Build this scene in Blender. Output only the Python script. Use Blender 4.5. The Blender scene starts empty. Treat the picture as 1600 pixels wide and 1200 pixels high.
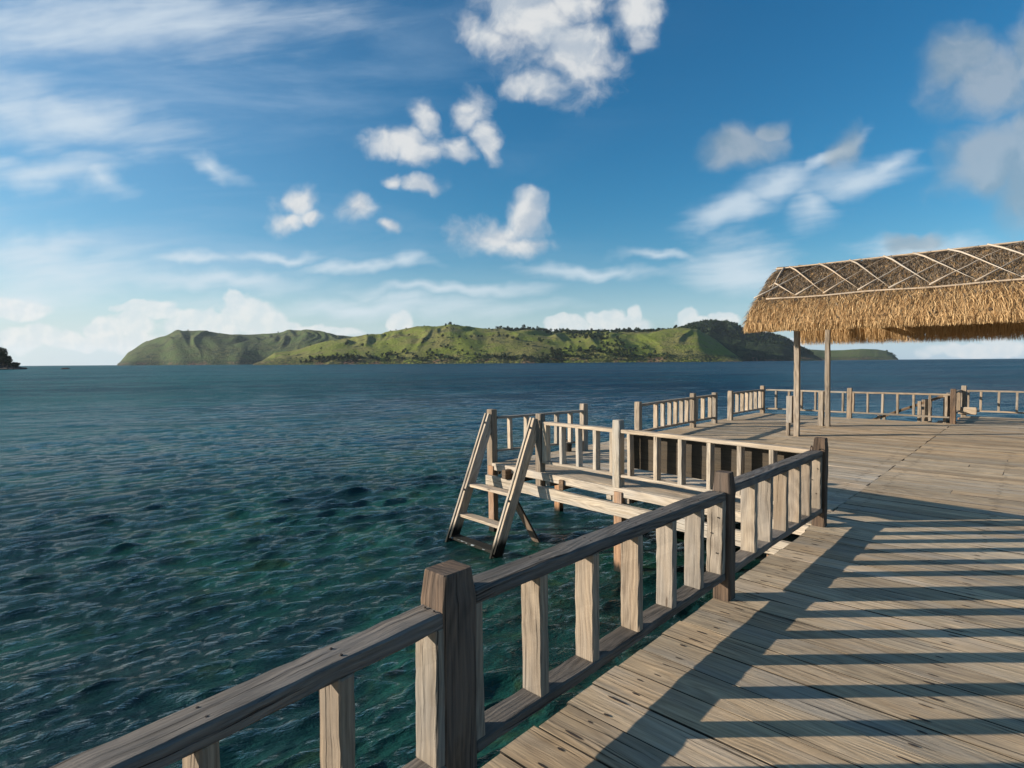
import bpy, bmesh, math, random
import numpy as np
from mathutils import Vector, Matrix, noise as mnoise
random.seed(7); rs = np.random.RandomState(11)
sc = bpy.context.scene
R = math.radians

# ------------------------------------------------------------------ camera
EYE = 1.75
cam_d = bpy.data.cameras.new("camera"); cam_d.lens = 20.0; cam_d.sensor_width = 36.0
cam_d.clip_start = 0.05; cam_d.clip_end = 60000
cam = bpy.data.objects.new("camera", cam_d); sc.collection.objects.link(cam); sc.camera = cam
pitch, roll = math.atan(34.5/888.9), math.atan(0.0072)
cam.matrix_world = Matrix.Translation((0, 0, EYE)) @ Matrix.Rotation(math.pi/2 - pitch, 4, 'X') @ Matrix.Rotation(-roll, 4, 'Z')

# ------------------------------------------------------------------ light
SUN_EL = R(17.0)
sun_d = bpy.data.lights.new("sun", 'SUN'); sun_d.energy = 4.6; sun_d.angle = R(0.5); sun_d.color = (1.0, 0.885, 0.74)
sun = bpy.data.objects.new("sun", sun_d); sc.collection.objects.link(sun)
to_sun = Vector((-math.cos(SUN_EL), -0.01, math.sin(SUN_EL)))
sun.rotation_euler = to_sun.to_track_quat('Z', 'Y').to_euler()

sc.view_settings.view_transform = 'Standard'; sc.view_settings.look = 'None'
sc.view_settings.gamma = 1.0; sc.view_settings.exposure = 0.9
sc.cycles.use_denoising = True
sc.cycles.max_bounces = 6; sc.cycles.diffuse_bounces = 3; sc.cycles.glossy_bounces = 3
sc.cycles.sample_clamp_indirect = 4.0

# ------------------------------------------------------------------ node helpers
class G:
    """tiny expression builder for shader node graphs"""
    def __init__(s, nt): s.nt = nt
    def node(s, kind, **kw):
        n = s.nt.nodes.new(kind)
        for k, v in kw.items(): setattr(n, k, v)
        return n
    def put(s, sock, v):
        if isinstance(v, bpy.types.NodeSocket): s.nt.links.new(v, sock)
        elif v is not None:
            if sock.type in ('RGBA',) and not hasattr(v, '__len__'): v = (v, v, v, 1)
            elif sock.type == 'RGBA' and len(v) == 3: v = (*v, 1)
            sock.default_value = v
    def m(s, op, a, b=None, c=None, clamp=False):
        n = s.node('ShaderNodeMath', operation=op); n.use_clamp = clamp
        s.put(n.inputs[0], a); s.put(n.inputs[1], b)
        if c is not None: s.put(n.inputs[2], c)
        return n.outputs[0]
    def vm(s, op, a, b=None):
        n = s.node('ShaderNodeVectorMath', operation=op)
        s.put(n.inputs[0], a)
        if b is not None: s.put(n.inputs[1], b)
        return n.outputs['Value'] if op in ('LENGTH', 'DOT_PRODUCT', 'DISTANCE') else n.outputs[0]
    def xyz(s, v):
        n = s.node('ShaderNodeSeparateXYZ'); s.put(n.inputs[0], v); return n.outputs
    def vec(s, x, y, z=0.0):
        n = s.node('ShaderNodeCombineXYZ')
        for i, q in enumerate((x, y, z)): s.put(n.inputs[i], q)
        return n.outputs[0]
    def noise(s, v, scale=1.0, detail=4.0, rough=0.55, dist=0.0, lac=2.0, out=0):
        n = s.node('ShaderNodeTexNoise'); s.put(n.inputs['Vector'], v); s.put(n.inputs['Scale'], scale)
        n.inputs['Detail'].default_value = detail; n.inputs['Roughness'].default_value = rough
        n.inputs['Distortion'].default_value = dist; n.inputs['Lacunarity'].default_value = lac
        return n.outputs[out]
    def ramp(s, v, lo, hi, a=0.0, b=1.0, smooth=True):
        n = s.node('ShaderNodeMapRange'); n.interpolation_type = 'SMOOTHSTEP' if smooth else 'LINEAR'
        for i, q in enumerate((v, lo, hi, a, b)): s.put(n.inputs[i], q)
        return n.outputs[0]
    def mix(s, f, a, b, blend='MIX'):
        n = s.node('ShaderNodeMix', data_type='RGBA', blend_type=blend); n.clamp_factor = True
        s.put(n.inputs[0], f); s.put(n.inputs[6], a); s.put(n.inputs[7], b)
        return n.outputs[2]

# ------------------------------------------------------------------ sky (world)
world = bpy.data.worlds.new("World"); sc.world = world; world.use_nodes = True
wt = world.node_tree; wt.nodes.clear(); g = G(wt)
sky = g.node('ShaderNodeTexSky', sky_type='NISHITA', sun_disc=False)
sky.sun_elevation = SUN_EL; sky.sun_rotation = R(-90)
sky.air_density = 1.0; sky.dust_density = 0.5; sky.ozone_density = 2.5; sky.altitude = 0
tc = g.node('ShaderNodeTexCoord').outputs['Generated']
dx, dy, dz = g.xyz(tc)
fy = g.m('MAXIMUM', dy, 0.12)
U = g.m('DIVIDE', dx, fy); V = g.m('DIVIDE', dz, fy)
P2 = g.vec(U, V, 0.0)
SKYK = 0.135
skyc = g.vm('SCALE', sky.outputs[0]); skyc.node.inputs['Scale'].default_value = SKYK
hs = g.node('ShaderNodeHueSaturation'); hs.inputs['Saturation'].default_value = 1.30; hs.inputs['Value'].default_value = 1.0
g.put(hs.inputs['Color'], skyc); skyc = hs.outputs[0]
skyc = g.mix(1.0, skyc, g.mix(g.ramp(dz, 0.02, 0.30), (0.92, 1.0, 1.02), (0.60, 1.04, 1.05)), 'MULTIPLY')
wn = g.noise(P2, 3.2, 3, 0.5, out=1)                       # warp
wv = g.vm('SCALE', g.vm('SUBTRACT', wn, (0.5, 0.5, 0.5))); wv.node.inputs['Scale'].default_value = 0.09
wn2 = g.noise(P2, 13.0, 3, 0.5, out=1)
wv2 = g.vm('SCALE', g.vm('SUBTRACT', wn2, (0.5, 0.5, 0.5))); wv2.node.inputs['Scale'].default_value = 0.05
Pw = g.vm('ADD', g.vm('ADD', P2, wv), wv2)
Ph = g.vm('ADD', P2, wv2)
def blobs(lst, vec):
    out = None
    for (cx, cy, rx, ry, rot) in lst:
        a_ = R(rot); ca, sa = math.cos(a_), math.sin(a_); off = g.vm('SUBTRACT', vec, (cx, cy, 0.0))
        if abs(rot) < 5:
            d = g.vm('LENGTH', g.vm('DIVIDE', off, (rx, ry, 1.0)))
        else:
            p_ = g.vm('DOT_PRODUCT', off, (ca/rx, sa/rx, 0.0)); q_ = g.vm('DOT_PRODUCT', off, (-sa/ry, ca/ry, 0.0))
            d = g.m('SQRT', g.m('ADD', g.m('MULTIPLY', p_, p_), g.m('MULTIPLY', q_, q_)))
        out = d if out is None else g.m('MINIMUM', out, d)
    return g.m('SUBTRACT', 1.0, out)
def pxb(x, y, rx, ry, rot=0):                               # offsets in units of a tangent plane facing the bay
    return ((x-800)/889.0, (565.5-0.0072*(x-800)-y)/889.0, rx/889.0, ry/889.0, rot)
#CLOUDLISTS
CUM = [pxb(*q) for q in [(825,42,86,90,10),(905,98,68,76,0),(772,66,70,30,-20),(850,142,62,32,0),(990,30,50,52,-40),(900,15,80,40,0),
  (668,188,26,40,30),(622,232,64,26,10),(655,245,34,28,0),(735,178,34,40,-20),(762,235,26,52,8),(716,246,40,22,-20),
  (478,318,46,28,0),(465,342,40,20,0),(505,340,26,16,0),(572,333,30,26,0),(660,300,40,15,-4),(620,298,22,14,-30),(615,363,18,13,0),
  (780,368,78,36,0),(826,348,44,40,0),(815,382,60,22,0)]]
GRY = [pxb(*q) for q in [(1150,243,72,34,5),(1195,218,30,16,20),(1490,110,60,52,30),(1545,140,90,66,10),(1600,110,60,70,0),(1535,262,90,60,10),(1600,240,60,90,0),(1310,232,50,26,50),(1620,300,80,60,0),(1410,374,50,14,8)]]
CIR = [pxb(*q) for q in [(1140,338,80,26,8),(1210,298,70,30,18),(1330,285,120,34,14),(1385,262,60,20,18),(1255,330,40,46,-50),(1290,245,90,12,38),
  (1165,425,110,60,-12),(1440,385,130,24,6),(130,200,215,42,-6),(40,190,120,60,-10),(60,275,140,30,-4),(160,290,60,24,-12),(345,268,60,16,-20),
  (110,420,190,60,-4),(60,390,140,40,0),(305,402,90,12,0),(440,395,90,10,0),(575,414,110,11,4),(640,408,26,16,10),(690,450,160,14,0),(920,420,120,14,2),(1030,394,80,9,2),(30,450,150,34,0),
  (350,440,200,22,0),(560,480,300,22,0),(180,50,380,60,0)]]
HOR = [pxb(*q) for q in [(392,492,46,30,10),(375,480,22,20,0),(415,505,38,24,0),(228,481,50,13,0),(255,492,30,12,0),(40,480,55,17,0),(10,475,30,16,0),(45,525,55,24,0),(110,535,60,16,0),(165,520,42,24,0),
  (212,512,34,24,0),(300,508,44,20,0),(345,515,40,22,0),(250,538,90,18,0),(440,515,40,16,0),(500,520,70,13,0),(622,508,22,20,0),(873,506,24,12,0),(895,510,24,16,0),(945,500,34,18,0),(965,512,60,16,0),(990,502,14,20,0),(1074,500,17,20,0),(1085,512,32,14,0),(1130,500,30,12,0),
  (1550,535,26,9,0),(1530,548,90,14,0),(1235,538,26,9,0)]]
n1 = g.noise(Pw, 10.0, 8, 0.57)
n1s = g.noise(g.vm('ADD', Pw, (-0.014, 0.014, 0.0)), 10.0, 8, 0.57)
emb = g.m('ADD', g.m('MULTIPLY', g.m('SUBTRACT', n1, n1s), 0.6), g.m('MULTIPLY', g.m('SUBTRACT', g.noise(Pw, 7.0, 2, 0.5), g.noise(g.vm('ADD', Pw, (-0.03, 0.03, 0.0)), 7.0, 2, 0.5)), 0.7))
fronthemi = g.ramp(dy, 0.13, 0.2)
def layer(lst, k, lo, hi, nz, vec=Pw):
    b = blobs(lst, vec)
    b = g.m('MAXIMUM', b, -0.6)
    v = g.m('ADD', b, g.m('MULTIPLY', g.m('SUBTRACT', nz, 0.5), k))
    return g.ramp(v, lo, hi)
col = skyc
# pale veil: thin high cloud, thicker towards the left of the bay and towards the horizon
veil_n = g.noise(g.vec(g.m('MULTIPLY', U, 1.1), g.m('MULTIPLY', V, 5.0), 3.0), 1.6, 7, 0.62, 0.4)
veil = g.m('MULTIPLY', g.ramp(veil_n, 0.42, 0.78), g.ramp(U, 0.45, -0.75))
veil = g.m('ADD', g.m('MULTIPLY', veil, 0.38), g.ramp(U, 0.1, -1.0, 0.0, 0.22))
col = g.mix(veil, col, (0.50, 0.66, 0.84))
elv = g.m('DIVIDE', dz, 1.0)
hz = g.m('MULTIPLY', g.ramp(elv, 0.19, -0.03), g.ramp(U, 0.9, -0.9, 0.85, 1.0))
col = g.mix(g.m('MULTIPLY', hz, g.ramp(g.noise(g.vec(U, g.m('MULTIPLY', V, 9.0), 7.0), 1.5, 5, 0.55), 0.2, 0.6, 0.7, 1.0)), col, g.mix(g.ramp(U, -0.6, 0.7), (0.68, 0.80, 0.87), (0.52, 0.70, 0.88)))
# cirrus
cn = g.noise(g.vec(g.m('MULTIPLY', U, 3.0), g.m('MULTIPLY', g.m('SUBTRACT', V, g.m('MULTIPLY', U, 0.12)), 15.0), 1.0), 1.7, 8, 0.55, 0.3)
cden = g.m('MULTIPLY', layer(CIR, 1.8, -0.25, 1.15, cn), fronthemi)
cden = g.m('MULTIPLY', cden, 0.72)
col = g.mix(cden, col, (0.78, 0.87, 0.94))
# grey soft clouds
gden = g.m('MULTIPLY', layer(GRY, 1.3, -0.25, 0.65, n1), fronthemi)
gcol = g.mix(g.ramp(emb, -0.1, 0.1), (0.34, 0.43, 0.50), (0.48, 0.54, 0.59))
col = g.mix(g.m('MULTIPLY', gden, 0.68), col, gcol)
# cumulus
uden = g.m('MULTIPLY', layer(CUM, 2.3, -0.10, 0.80, n1), fronthemi)
ucol = g.mix(g.ramp(emb, -0.09, 0.09), (0.54, 0.61, 0.69), (0.84, 0.85, 0.85))
col = g.mix(g.m('MULTIPLY', uden, 0.93), col, ucol)
# towering cumulus low over the horizon
hden = g.m('MULTIPLY', layer(HOR, 0.9, -0.12, 0.24, g.noise(P2, 26.0, 5, 0.55), Ph), fronthemi)
hcol = g.mix(g.ramp(g.m('SUBTRACT', g.noise(P2, 30.0, 4, 0.5), g.noise(g.vm('ADD', P2, (-0.008, 0.007, 0)), 30.0, 4, 0.5)), -0.16, 0.2), (0.80, 0.86, 0.89), (0.97, 0.96, 0.94))
col = g.mix(g.m('MULTIPLY', hden, 0.7), col, hcol)
# scattered clouds on the rest of the sky (behind the viewer)
bn = g.noise(g.vec(g.m('MULTIPLY', dx, 2.0), g.m('MULTIPLY', dy, 2.0), g.m('MULTIPLY', dz, 5.0)), 1.3, 6, 0.58)
bden = g.m('MULTIPLY', g.ramp(bn, 0.56, 0.72), g.m('SUBTRACT', 1.0, g.ramp(dy, 0.0, 0.2)))
col = g.mix(g.m('MULTIPLY', bden, 0.5), col, (0.34, 0.40, 0.46))
bg = g.node('ShaderNodeBackground'); g.put(bg.inputs[0], col); bg.inputs[1].default_value = 0.5
wo = g.node('ShaderNodeOutputWorld'); wt.links.new(bg.outputs[0], wo.inputs[0])
world.cycles.sampling_method = 'MANUAL'; world.cycles.sample_map_resolution = 512

# ------------------------------------------------------------------ frame of the jetty: s runs along it, n to its right
A2 = Vector((.6822, .7312)); N2 = Vector((.7312, -.6822))
def W(s, n, z=0.0): return Vector((s*A2.x+n*N2.x, s*A2.y+n*N2.y, z))
A3 = Vector((A2.x, A2.y, 0)); N3 = Vector((N2.x, N2.y, 0)); Z3 = Vector((0, 0, 1))
SEA_Z = -1.17

# ------------------------------------------------------------------ materials
def mat(name):
    m = bpy.data.materials.new(name); m.use_nodes = True; nt = m.node_tree
    b = nt.nodes['Principled BSDF']; return m, G(nt), b
def wood(name, light, dark, stain=0.35, bump=0.5, contrast=1.0, wet=None, dark_sides=False):
    m, q, b = mat(name)
    uv = q.node('ShaderNodeUVMap', uv_map='grain').outputs[0]
    at = q.node('ShaderNodeAttribute', attribute_name='tint')
    u, v, _ = q.xyz(uv); t = at.outputs['Fac']
    tz = q.m('MULTIPLY', t, 61.0)
    wob = q.m('MULTIPLY', q.m('SUBTRACT', q.noise(q.vec(q.m('MULTIPLY', u, 2.0), q.m('MULTIPLY', v, 5.0), tz), 1.0, 2), 0.5), 0.05)
    v2 = q.m('ADD', v, wob)
    fine = q.noise(q.vec(q.m('MULTIPLY', u, 2.2), q.m('MULTIPLY', v2, 95.0), tz), 1.0, 7, 0.72)
    broad = q.noise(q.vec(q.m('MULTIPLY', u, 1.3), q.m('MULTIPLY', v2, 9.0), tz), 1.0, 4, 0.6)
    ring = q.m('FRACT', q.m('MULTIPLY', q.noise(q.vec(q.m('MULTIPLY', u, 0.55), q.m('MULTIPLY', v2, 4.0), tz), 1.0, 1, 0.4), 16.0))
    ring = q.m('ABSOLUTE', q.m('SUBTRACT', ring, 0.5))
    crack = q.ramp(q.noise(q.vec(q.m('MULTIPLY', u, 1.3), q.m('MULTIPLY', v2, 70.0), q.m('ADD', tz, 9.0)), 1.0, 4, 0.6), 0.60, 0.67)
    patch = q.noise(q.vec(q.m('MULTIPLY', u, 3.0), q.m('MULTIPLY', v, 6.0), q.m('ADD', tz, 4.0)), 1.0, 4, 0.6)
    k = q.m('ADD', q.m('MULTIPLY', fine, 1.15), q.m('MULTIPLY', ring, 0.40))
    k = q.m('ADD', k, q.m('MULTIPLY', broad, 0.42))
    k = q.ramp(k, 0.63, 1.17, smooth=False)
    c = q.mix(k, dark, light)
    warm = q.mix(q.ramp(broad, 0.35, 0.7), (1.0, 0.97, 0.94), (1.08, 0.98, 0.86))
    c = q.mix(1.0, c, warm, 'MULTIPLY')
    c = q.mix(q.m('MULTIPLY', q.ramp(q.noise(q.vec(q.m('MULTIPLY', u, 0.9), q.m('MULTIPLY', v, 3.0), q.m('ADD', tz, 17.0)), 1.0, 5, 0.6), 0.45, 0.7), 0.5), c, [0.8*(x*0.5+sum(light)/6) for x in light])
    tone = q.ramp(q.m('FRACT', q.m('MULTIPLY', t, 7.31)), 0, 1, 0.78, 1.16, smooth=False)
    c = q.mix(1.0, c, q.vec(tone, tone, tone), 'MULTIPLY')
    hue = q.m('FRACT', q.m('MULTIPLY', t, 23.7))
    c = q.mix(1.0, c, q.mix(hue, (1.05, 0.98, 0.9), (0.97, 1.0, 1.03)), 'MULTIPLY')
    c = q.mix(q.m('MULTIPLY', q.ramp(patch, 0.52, 0.8), stain), c, [x*0.42 for x in dark])
    c = q.mix(q.m('MULTIPLY', crack, 0.8), c, (0.018, 0.014, 0.011))
    # sparse knots
    vo = q.node('ShaderNodeTexVoronoi'); q.put(vo.inputs['Vector'], q.vec(q.m('MULTIPLY', u, 1.5), q.m('MULTIPLY', v2, 6.5), tz)); vo.inputs['Scale'].default_value = 1.0
    kn = q.ramp(vo.outputs['Distance'], 0.085, 0.04)
    c = q.mix(q.m('MULTIPLY', kn, 0.75), c, (0.05, 0.03, 0.018))
    if dark_sides:                                   # darker brown on every face of a board but its top
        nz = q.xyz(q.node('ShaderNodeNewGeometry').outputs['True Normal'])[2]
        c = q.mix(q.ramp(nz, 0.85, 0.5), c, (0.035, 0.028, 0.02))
    if wet:
        z = q.xyz(q.node('ShaderNodeNewGeometry').outputs['Position'])[2]
        wl = q.ramp(q.m('ADD', z, q.m('MULTIPLY', q.m('SUBTRACT', broad, 0.5), 0.25)), wet[0], wet[1])
        c = q.mix(wl, (0.012, 0.012, 0.009), c)
    q.put(b.inputs['Base Color'], c)
    b.inputs['Roughness'].default_value = 0.86; b.inputs['Specular IOR Level'].default_value = 0.25
    h = q.m('ADD', q.m('MULTIPLY', fine, 0.8), q.m('MULTIPLY', ring, 0.35))
    h = q.m('SUBTRACT', h, q.m('MULTIPLY', crack, 1.1))
    bp = q.node('ShaderNodeBump'); bp.inputs['Strength'].default_value = bump; bp.inputs['Distance'].default_value = 0.009
    q.put(bp.inputs['Height'], h); q.put(b.inputs['Normal'], bp.outputs[0])
    return m
M_plank = wood('deck_plank_wood', (0.56, 0.47, 0.345), (0.25, 0.20, 0.14), 0.40, 0.9, dark_sides=True)
M_palep = wood('pale_landing_planks', (0.56, 0.49, 0.39), (0.28, 0.23, 0.17), 0.35, 0.75)
M_pale = wood('pale_rail_wood', (0.50, 0.455, 0.385), (0.23, 0.20, 0.165), 0.30, 0.6)
M_mid = wood('baluster_wood', (0.36, 0.315, 0.26), (0.15, 0.125, 0.10), 0.35, 0.6)
M_grey = wood('weathered_grey_rail_wood', (0.215, 0.20, 0.185), (0.062, 0.057, 0.052), 0.5, 1.0)
M_post = wood('brown_post_wood', (0.165, 0.118, 0.086), (0.034, 0.025, 0.020), 0.6, 0.7)
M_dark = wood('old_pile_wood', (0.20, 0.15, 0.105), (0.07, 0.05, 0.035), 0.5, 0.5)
M_pile = wood('tidal_pile_wood', (0.42, 0.27, 0.17), (0.2, 0.12, 0.075), 0.4, 0.5, wet=(-1.13, -0.98))
M_lad = wood('ladder_wood', (0.50, 0.44, 0.36), (0.24, 0.20, 0.16), 0.3, 0.5, wet=(-1.02, -0.86))
M_board = wood('black_board_wood', (0.085, 0.070, 0.052), (0.046, 0.038, 0.028), 0.2, 0.3)
M_bamboo = wood('bleached_bamboo', (0.50, 0.44, 0.37), (0.30, 0.26, 0.21), 0.2, 0.2)
def plain(name, c, rough=0.7, metal=0.0):
    m, q, b = mat(name)
    n = q.noise(q.node('ShaderNodeTexCoord').outputs['Object'], 14.0, 4)
    q.put(b.inputs['Base Color'], q.mix(n, [x*0.6 for x in c], [min(1, x*1.35) for x in c])); b.inputs['Roughness'].default_value = rough; b.inputs['Metallic'].default_value = metal
    return m
M_nail = plain('rusty_nail', (0.03, 0.02, 0.015), 0.8)
M_black = plain('black_rubber', (0.012, 0.012, 0.013), 0.6)
M_blue = plain('blue_plastic', (0.04, 0.16, 0.35), 0.45)
M_iron = plain('rusted_iron', (0.09, 0.055, 0.04), 0.6, 0.4)

# ------------------------------------------------------------------ mesh helpers
class MB:
    """collects timbers and tubes into one mesh with grain uv and tint"""
    def __init__(s): s.v = []; s.f = []; s.uv = []; s.t = []; s.mi = []; s.sm = []
    def add(s, verts, faces, uvs, tint, mi=0, smooth=False):
        o = len(s.v); s.v += [tuple(v) for v in verts]
        for f, u in zip(faces, uvs):
            s.f.append([o+i for i in f]); s.uv += u; s.t += [tint]*len(f); s.mi.append(mi); s.sm.append(smooth)
    def timber(s, p0, p1, wide, thick, side, bev=0.005, jit=0.0016, seg=0.22, taper=None, mi=0, tint=None):
        """beam from p0 to p1; `side` is the direction of its width"""
        p0 = Vector(p0); p1 = Vector(p1); d = p1-p0; L = d.length; d.normalize()
        sd = Vector(side); sd = (sd - d*sd.dot(d)).normalized(); up = d.cross(sd).normalized()
        n = max(1, int(round(L/seg))); tint = random.random() if tint is None else tint
        w2, t2 = wide/2, thick/2; b = min(bev, w2*.6, t2*.6)
        cs = [(-w2+b, -t2), (w2-b, -t2), (w2, -t2+b), (w2, t2-b), (w2-b, t2), (-w2+b, t2), (-w2, t2-b), (-w2, -t2+b)]
        per = [0]
        for i in range(8):
            a_, b_ = cs[i], cs[(i+1) % 8]; per.append(per[-1]+math.hypot(a_[0]-b_[0], a_[1]-b_[1]))
        vs = []; st = [(0, 1-b/ w2*0.5)] + [(i/n, 1) for i in range(n+1)] + [(1, 1-b/w2*0.5)]
        xs = []
        ph = [random.uniform(0, 6.3) for _ in range(4)]
        for k, (t, sc_) in enumerate(st):
            x = t*L
            if k == 1: x = min(b, L*.2)
            if k == len(st)-2: x = L-min(b, L*.2)
            xs.append(x)
            ox = jit*1.3*math.sin(x*2.1+ph[0]); oy = jit*1.3*math.sin(x*1.7+ph[1])
            ts = taper(t) if taper else 1.0
            for (cx, cy) in cs:
                vs.append(p0 + d*x + sd*(cx*sc_*ts+ox+random.uniform(-jit, jit)) + up*(cy*sc_*ts+oy+random.uniform(-jit, jit)))
        m = len(st); F = []; UV = []; u0 = random.uniform(0, 20)
        for k in range(m-1):
            for i in range(8):
                j = (i+1) % 8
                F.append([k*8+i, k*8+j, (k+1)*8+j, (k+1)*8+i])
                UV.append([(u0+xs[k], per[i]), (u0+xs[k], per[i+1]), (u0+xs[k+1], per[i+1]), (u0+xs[k+1], per[i])])
        F.append(list(range(7, -1, -1))); UV.append([(u0+cs[i][1]*3, cs[i][0]) for i in range(7, -1, -1)])
        o = (m-1)*8; F.append([o+i for i in range(8)]); UV.append([(u0+cs[i][1]*3, cs[i][0]) for i in range(8)])
        s.add(vs, F, UV, tint, mi)
        return s
    def tube(s, pts, r, nseg=8, mi=0, taper=1.0, tint=None):
        pts = [Vector(p) for p in pts]; tint = random.random() if tint is None else tint
        vs = []; F = []; UV = []; L = 0; n = len(pts)
        for i, p in enumerate(pts):
            d = (pts[min(i+1, n-1)]-pts[max(i-1, 0)]).normalized()
            a = d.orthogonal().normalized() if i == 0 else (a - d*a.dot(d)).normalized()
            b = d.cross(a); rr = r*(1+(taper-1)*i/(n-1))
            for k in range(nseg):
                t = 2*math.pi*k/nseg; vs.append(p + a*rr*math.cos(t) + b*rr*math.sin(t))
        for i in range(n-1):
            l = (pts[i+1]-pts[i]).length
            for k in range(nseg):
                j = (k+1) % nseg
                F.append([i*nseg+k, i*nseg+j, (i+1)*nseg+j, (i+1)*nseg+k])
                c = 2*math.pi*r/nseg
                UV.append([(L, k*c), (L, (k+1)*c), (L+l, (k+1)*c), (L+l, k*c)])
            L += l
        F.append(list(range(nseg-1, -1, -1))); UV.append([(0, 0)]*nseg)
        F.append([(n-1)*nseg+k for k in range(nseg)]); UV.append([(0, 0)]*nseg)
        s.add(vs, F, UV, tint, mi, True); return s
    def build(s, name, mats, parent=None, base=None):
        if not isinstance(mats, (list, tuple)): mats = [mats]
        base = Vector(base) if base is not None else (Vector(parent['_base']) if parent is not None else Vector((0, 0, 0)))
        me = bpy.data.meshes.new(name)
        me.from_pydata([(v[0]-base.x, v[1]-base.y, v[2]-base.z) for v in s.v], [], s.f)
        ul = me.uv_layers.new(name='grain'); ul.data.foreach_set('uv', np.array(s.uv, dtype=np.float32).ravel())
        at = me.attributes.new('tint', 'FLOAT', 'CORNER'); at.data.foreach_set('value', np.array(s.t, dtype=np.float32))
        me.polygons.foreach_set('material_index', s.mi); me.polygons.foreach_set('use_smooth', s.sm)
        for m_ in mats: me.materials.append(m_)
        me.update()
        o = bpy.data.objects.new(name, me); sc.collection.objects.link(o)
        if parent is not None: o.parent = parent
        else: o.location = base
        return o
def thing(name, label, cat, base, group=None):
    o = bpy.data.objects.new(name, None); sc.collection.objects.link(o); o.location = base; o.empty_display_size = 0.2
    o['_base'] = tuple(base); o['label'] = label; o['category'] = cat
    if group: o['group'] = group
    return o
def tag(o, label=None, cat=None, group=None, kind=None):
    if label: o['label'] = label
    if cat: o['category'] = cat
    if group: o['group'] = group
    if kind: o['kind'] = kind
    return o
def cyl(mb, c, r, h, axis=Z3, n=14, mi=0): mb.tube([Vector(c), Vector(c)+Vector(axis)*h], r, n, mi)

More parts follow.
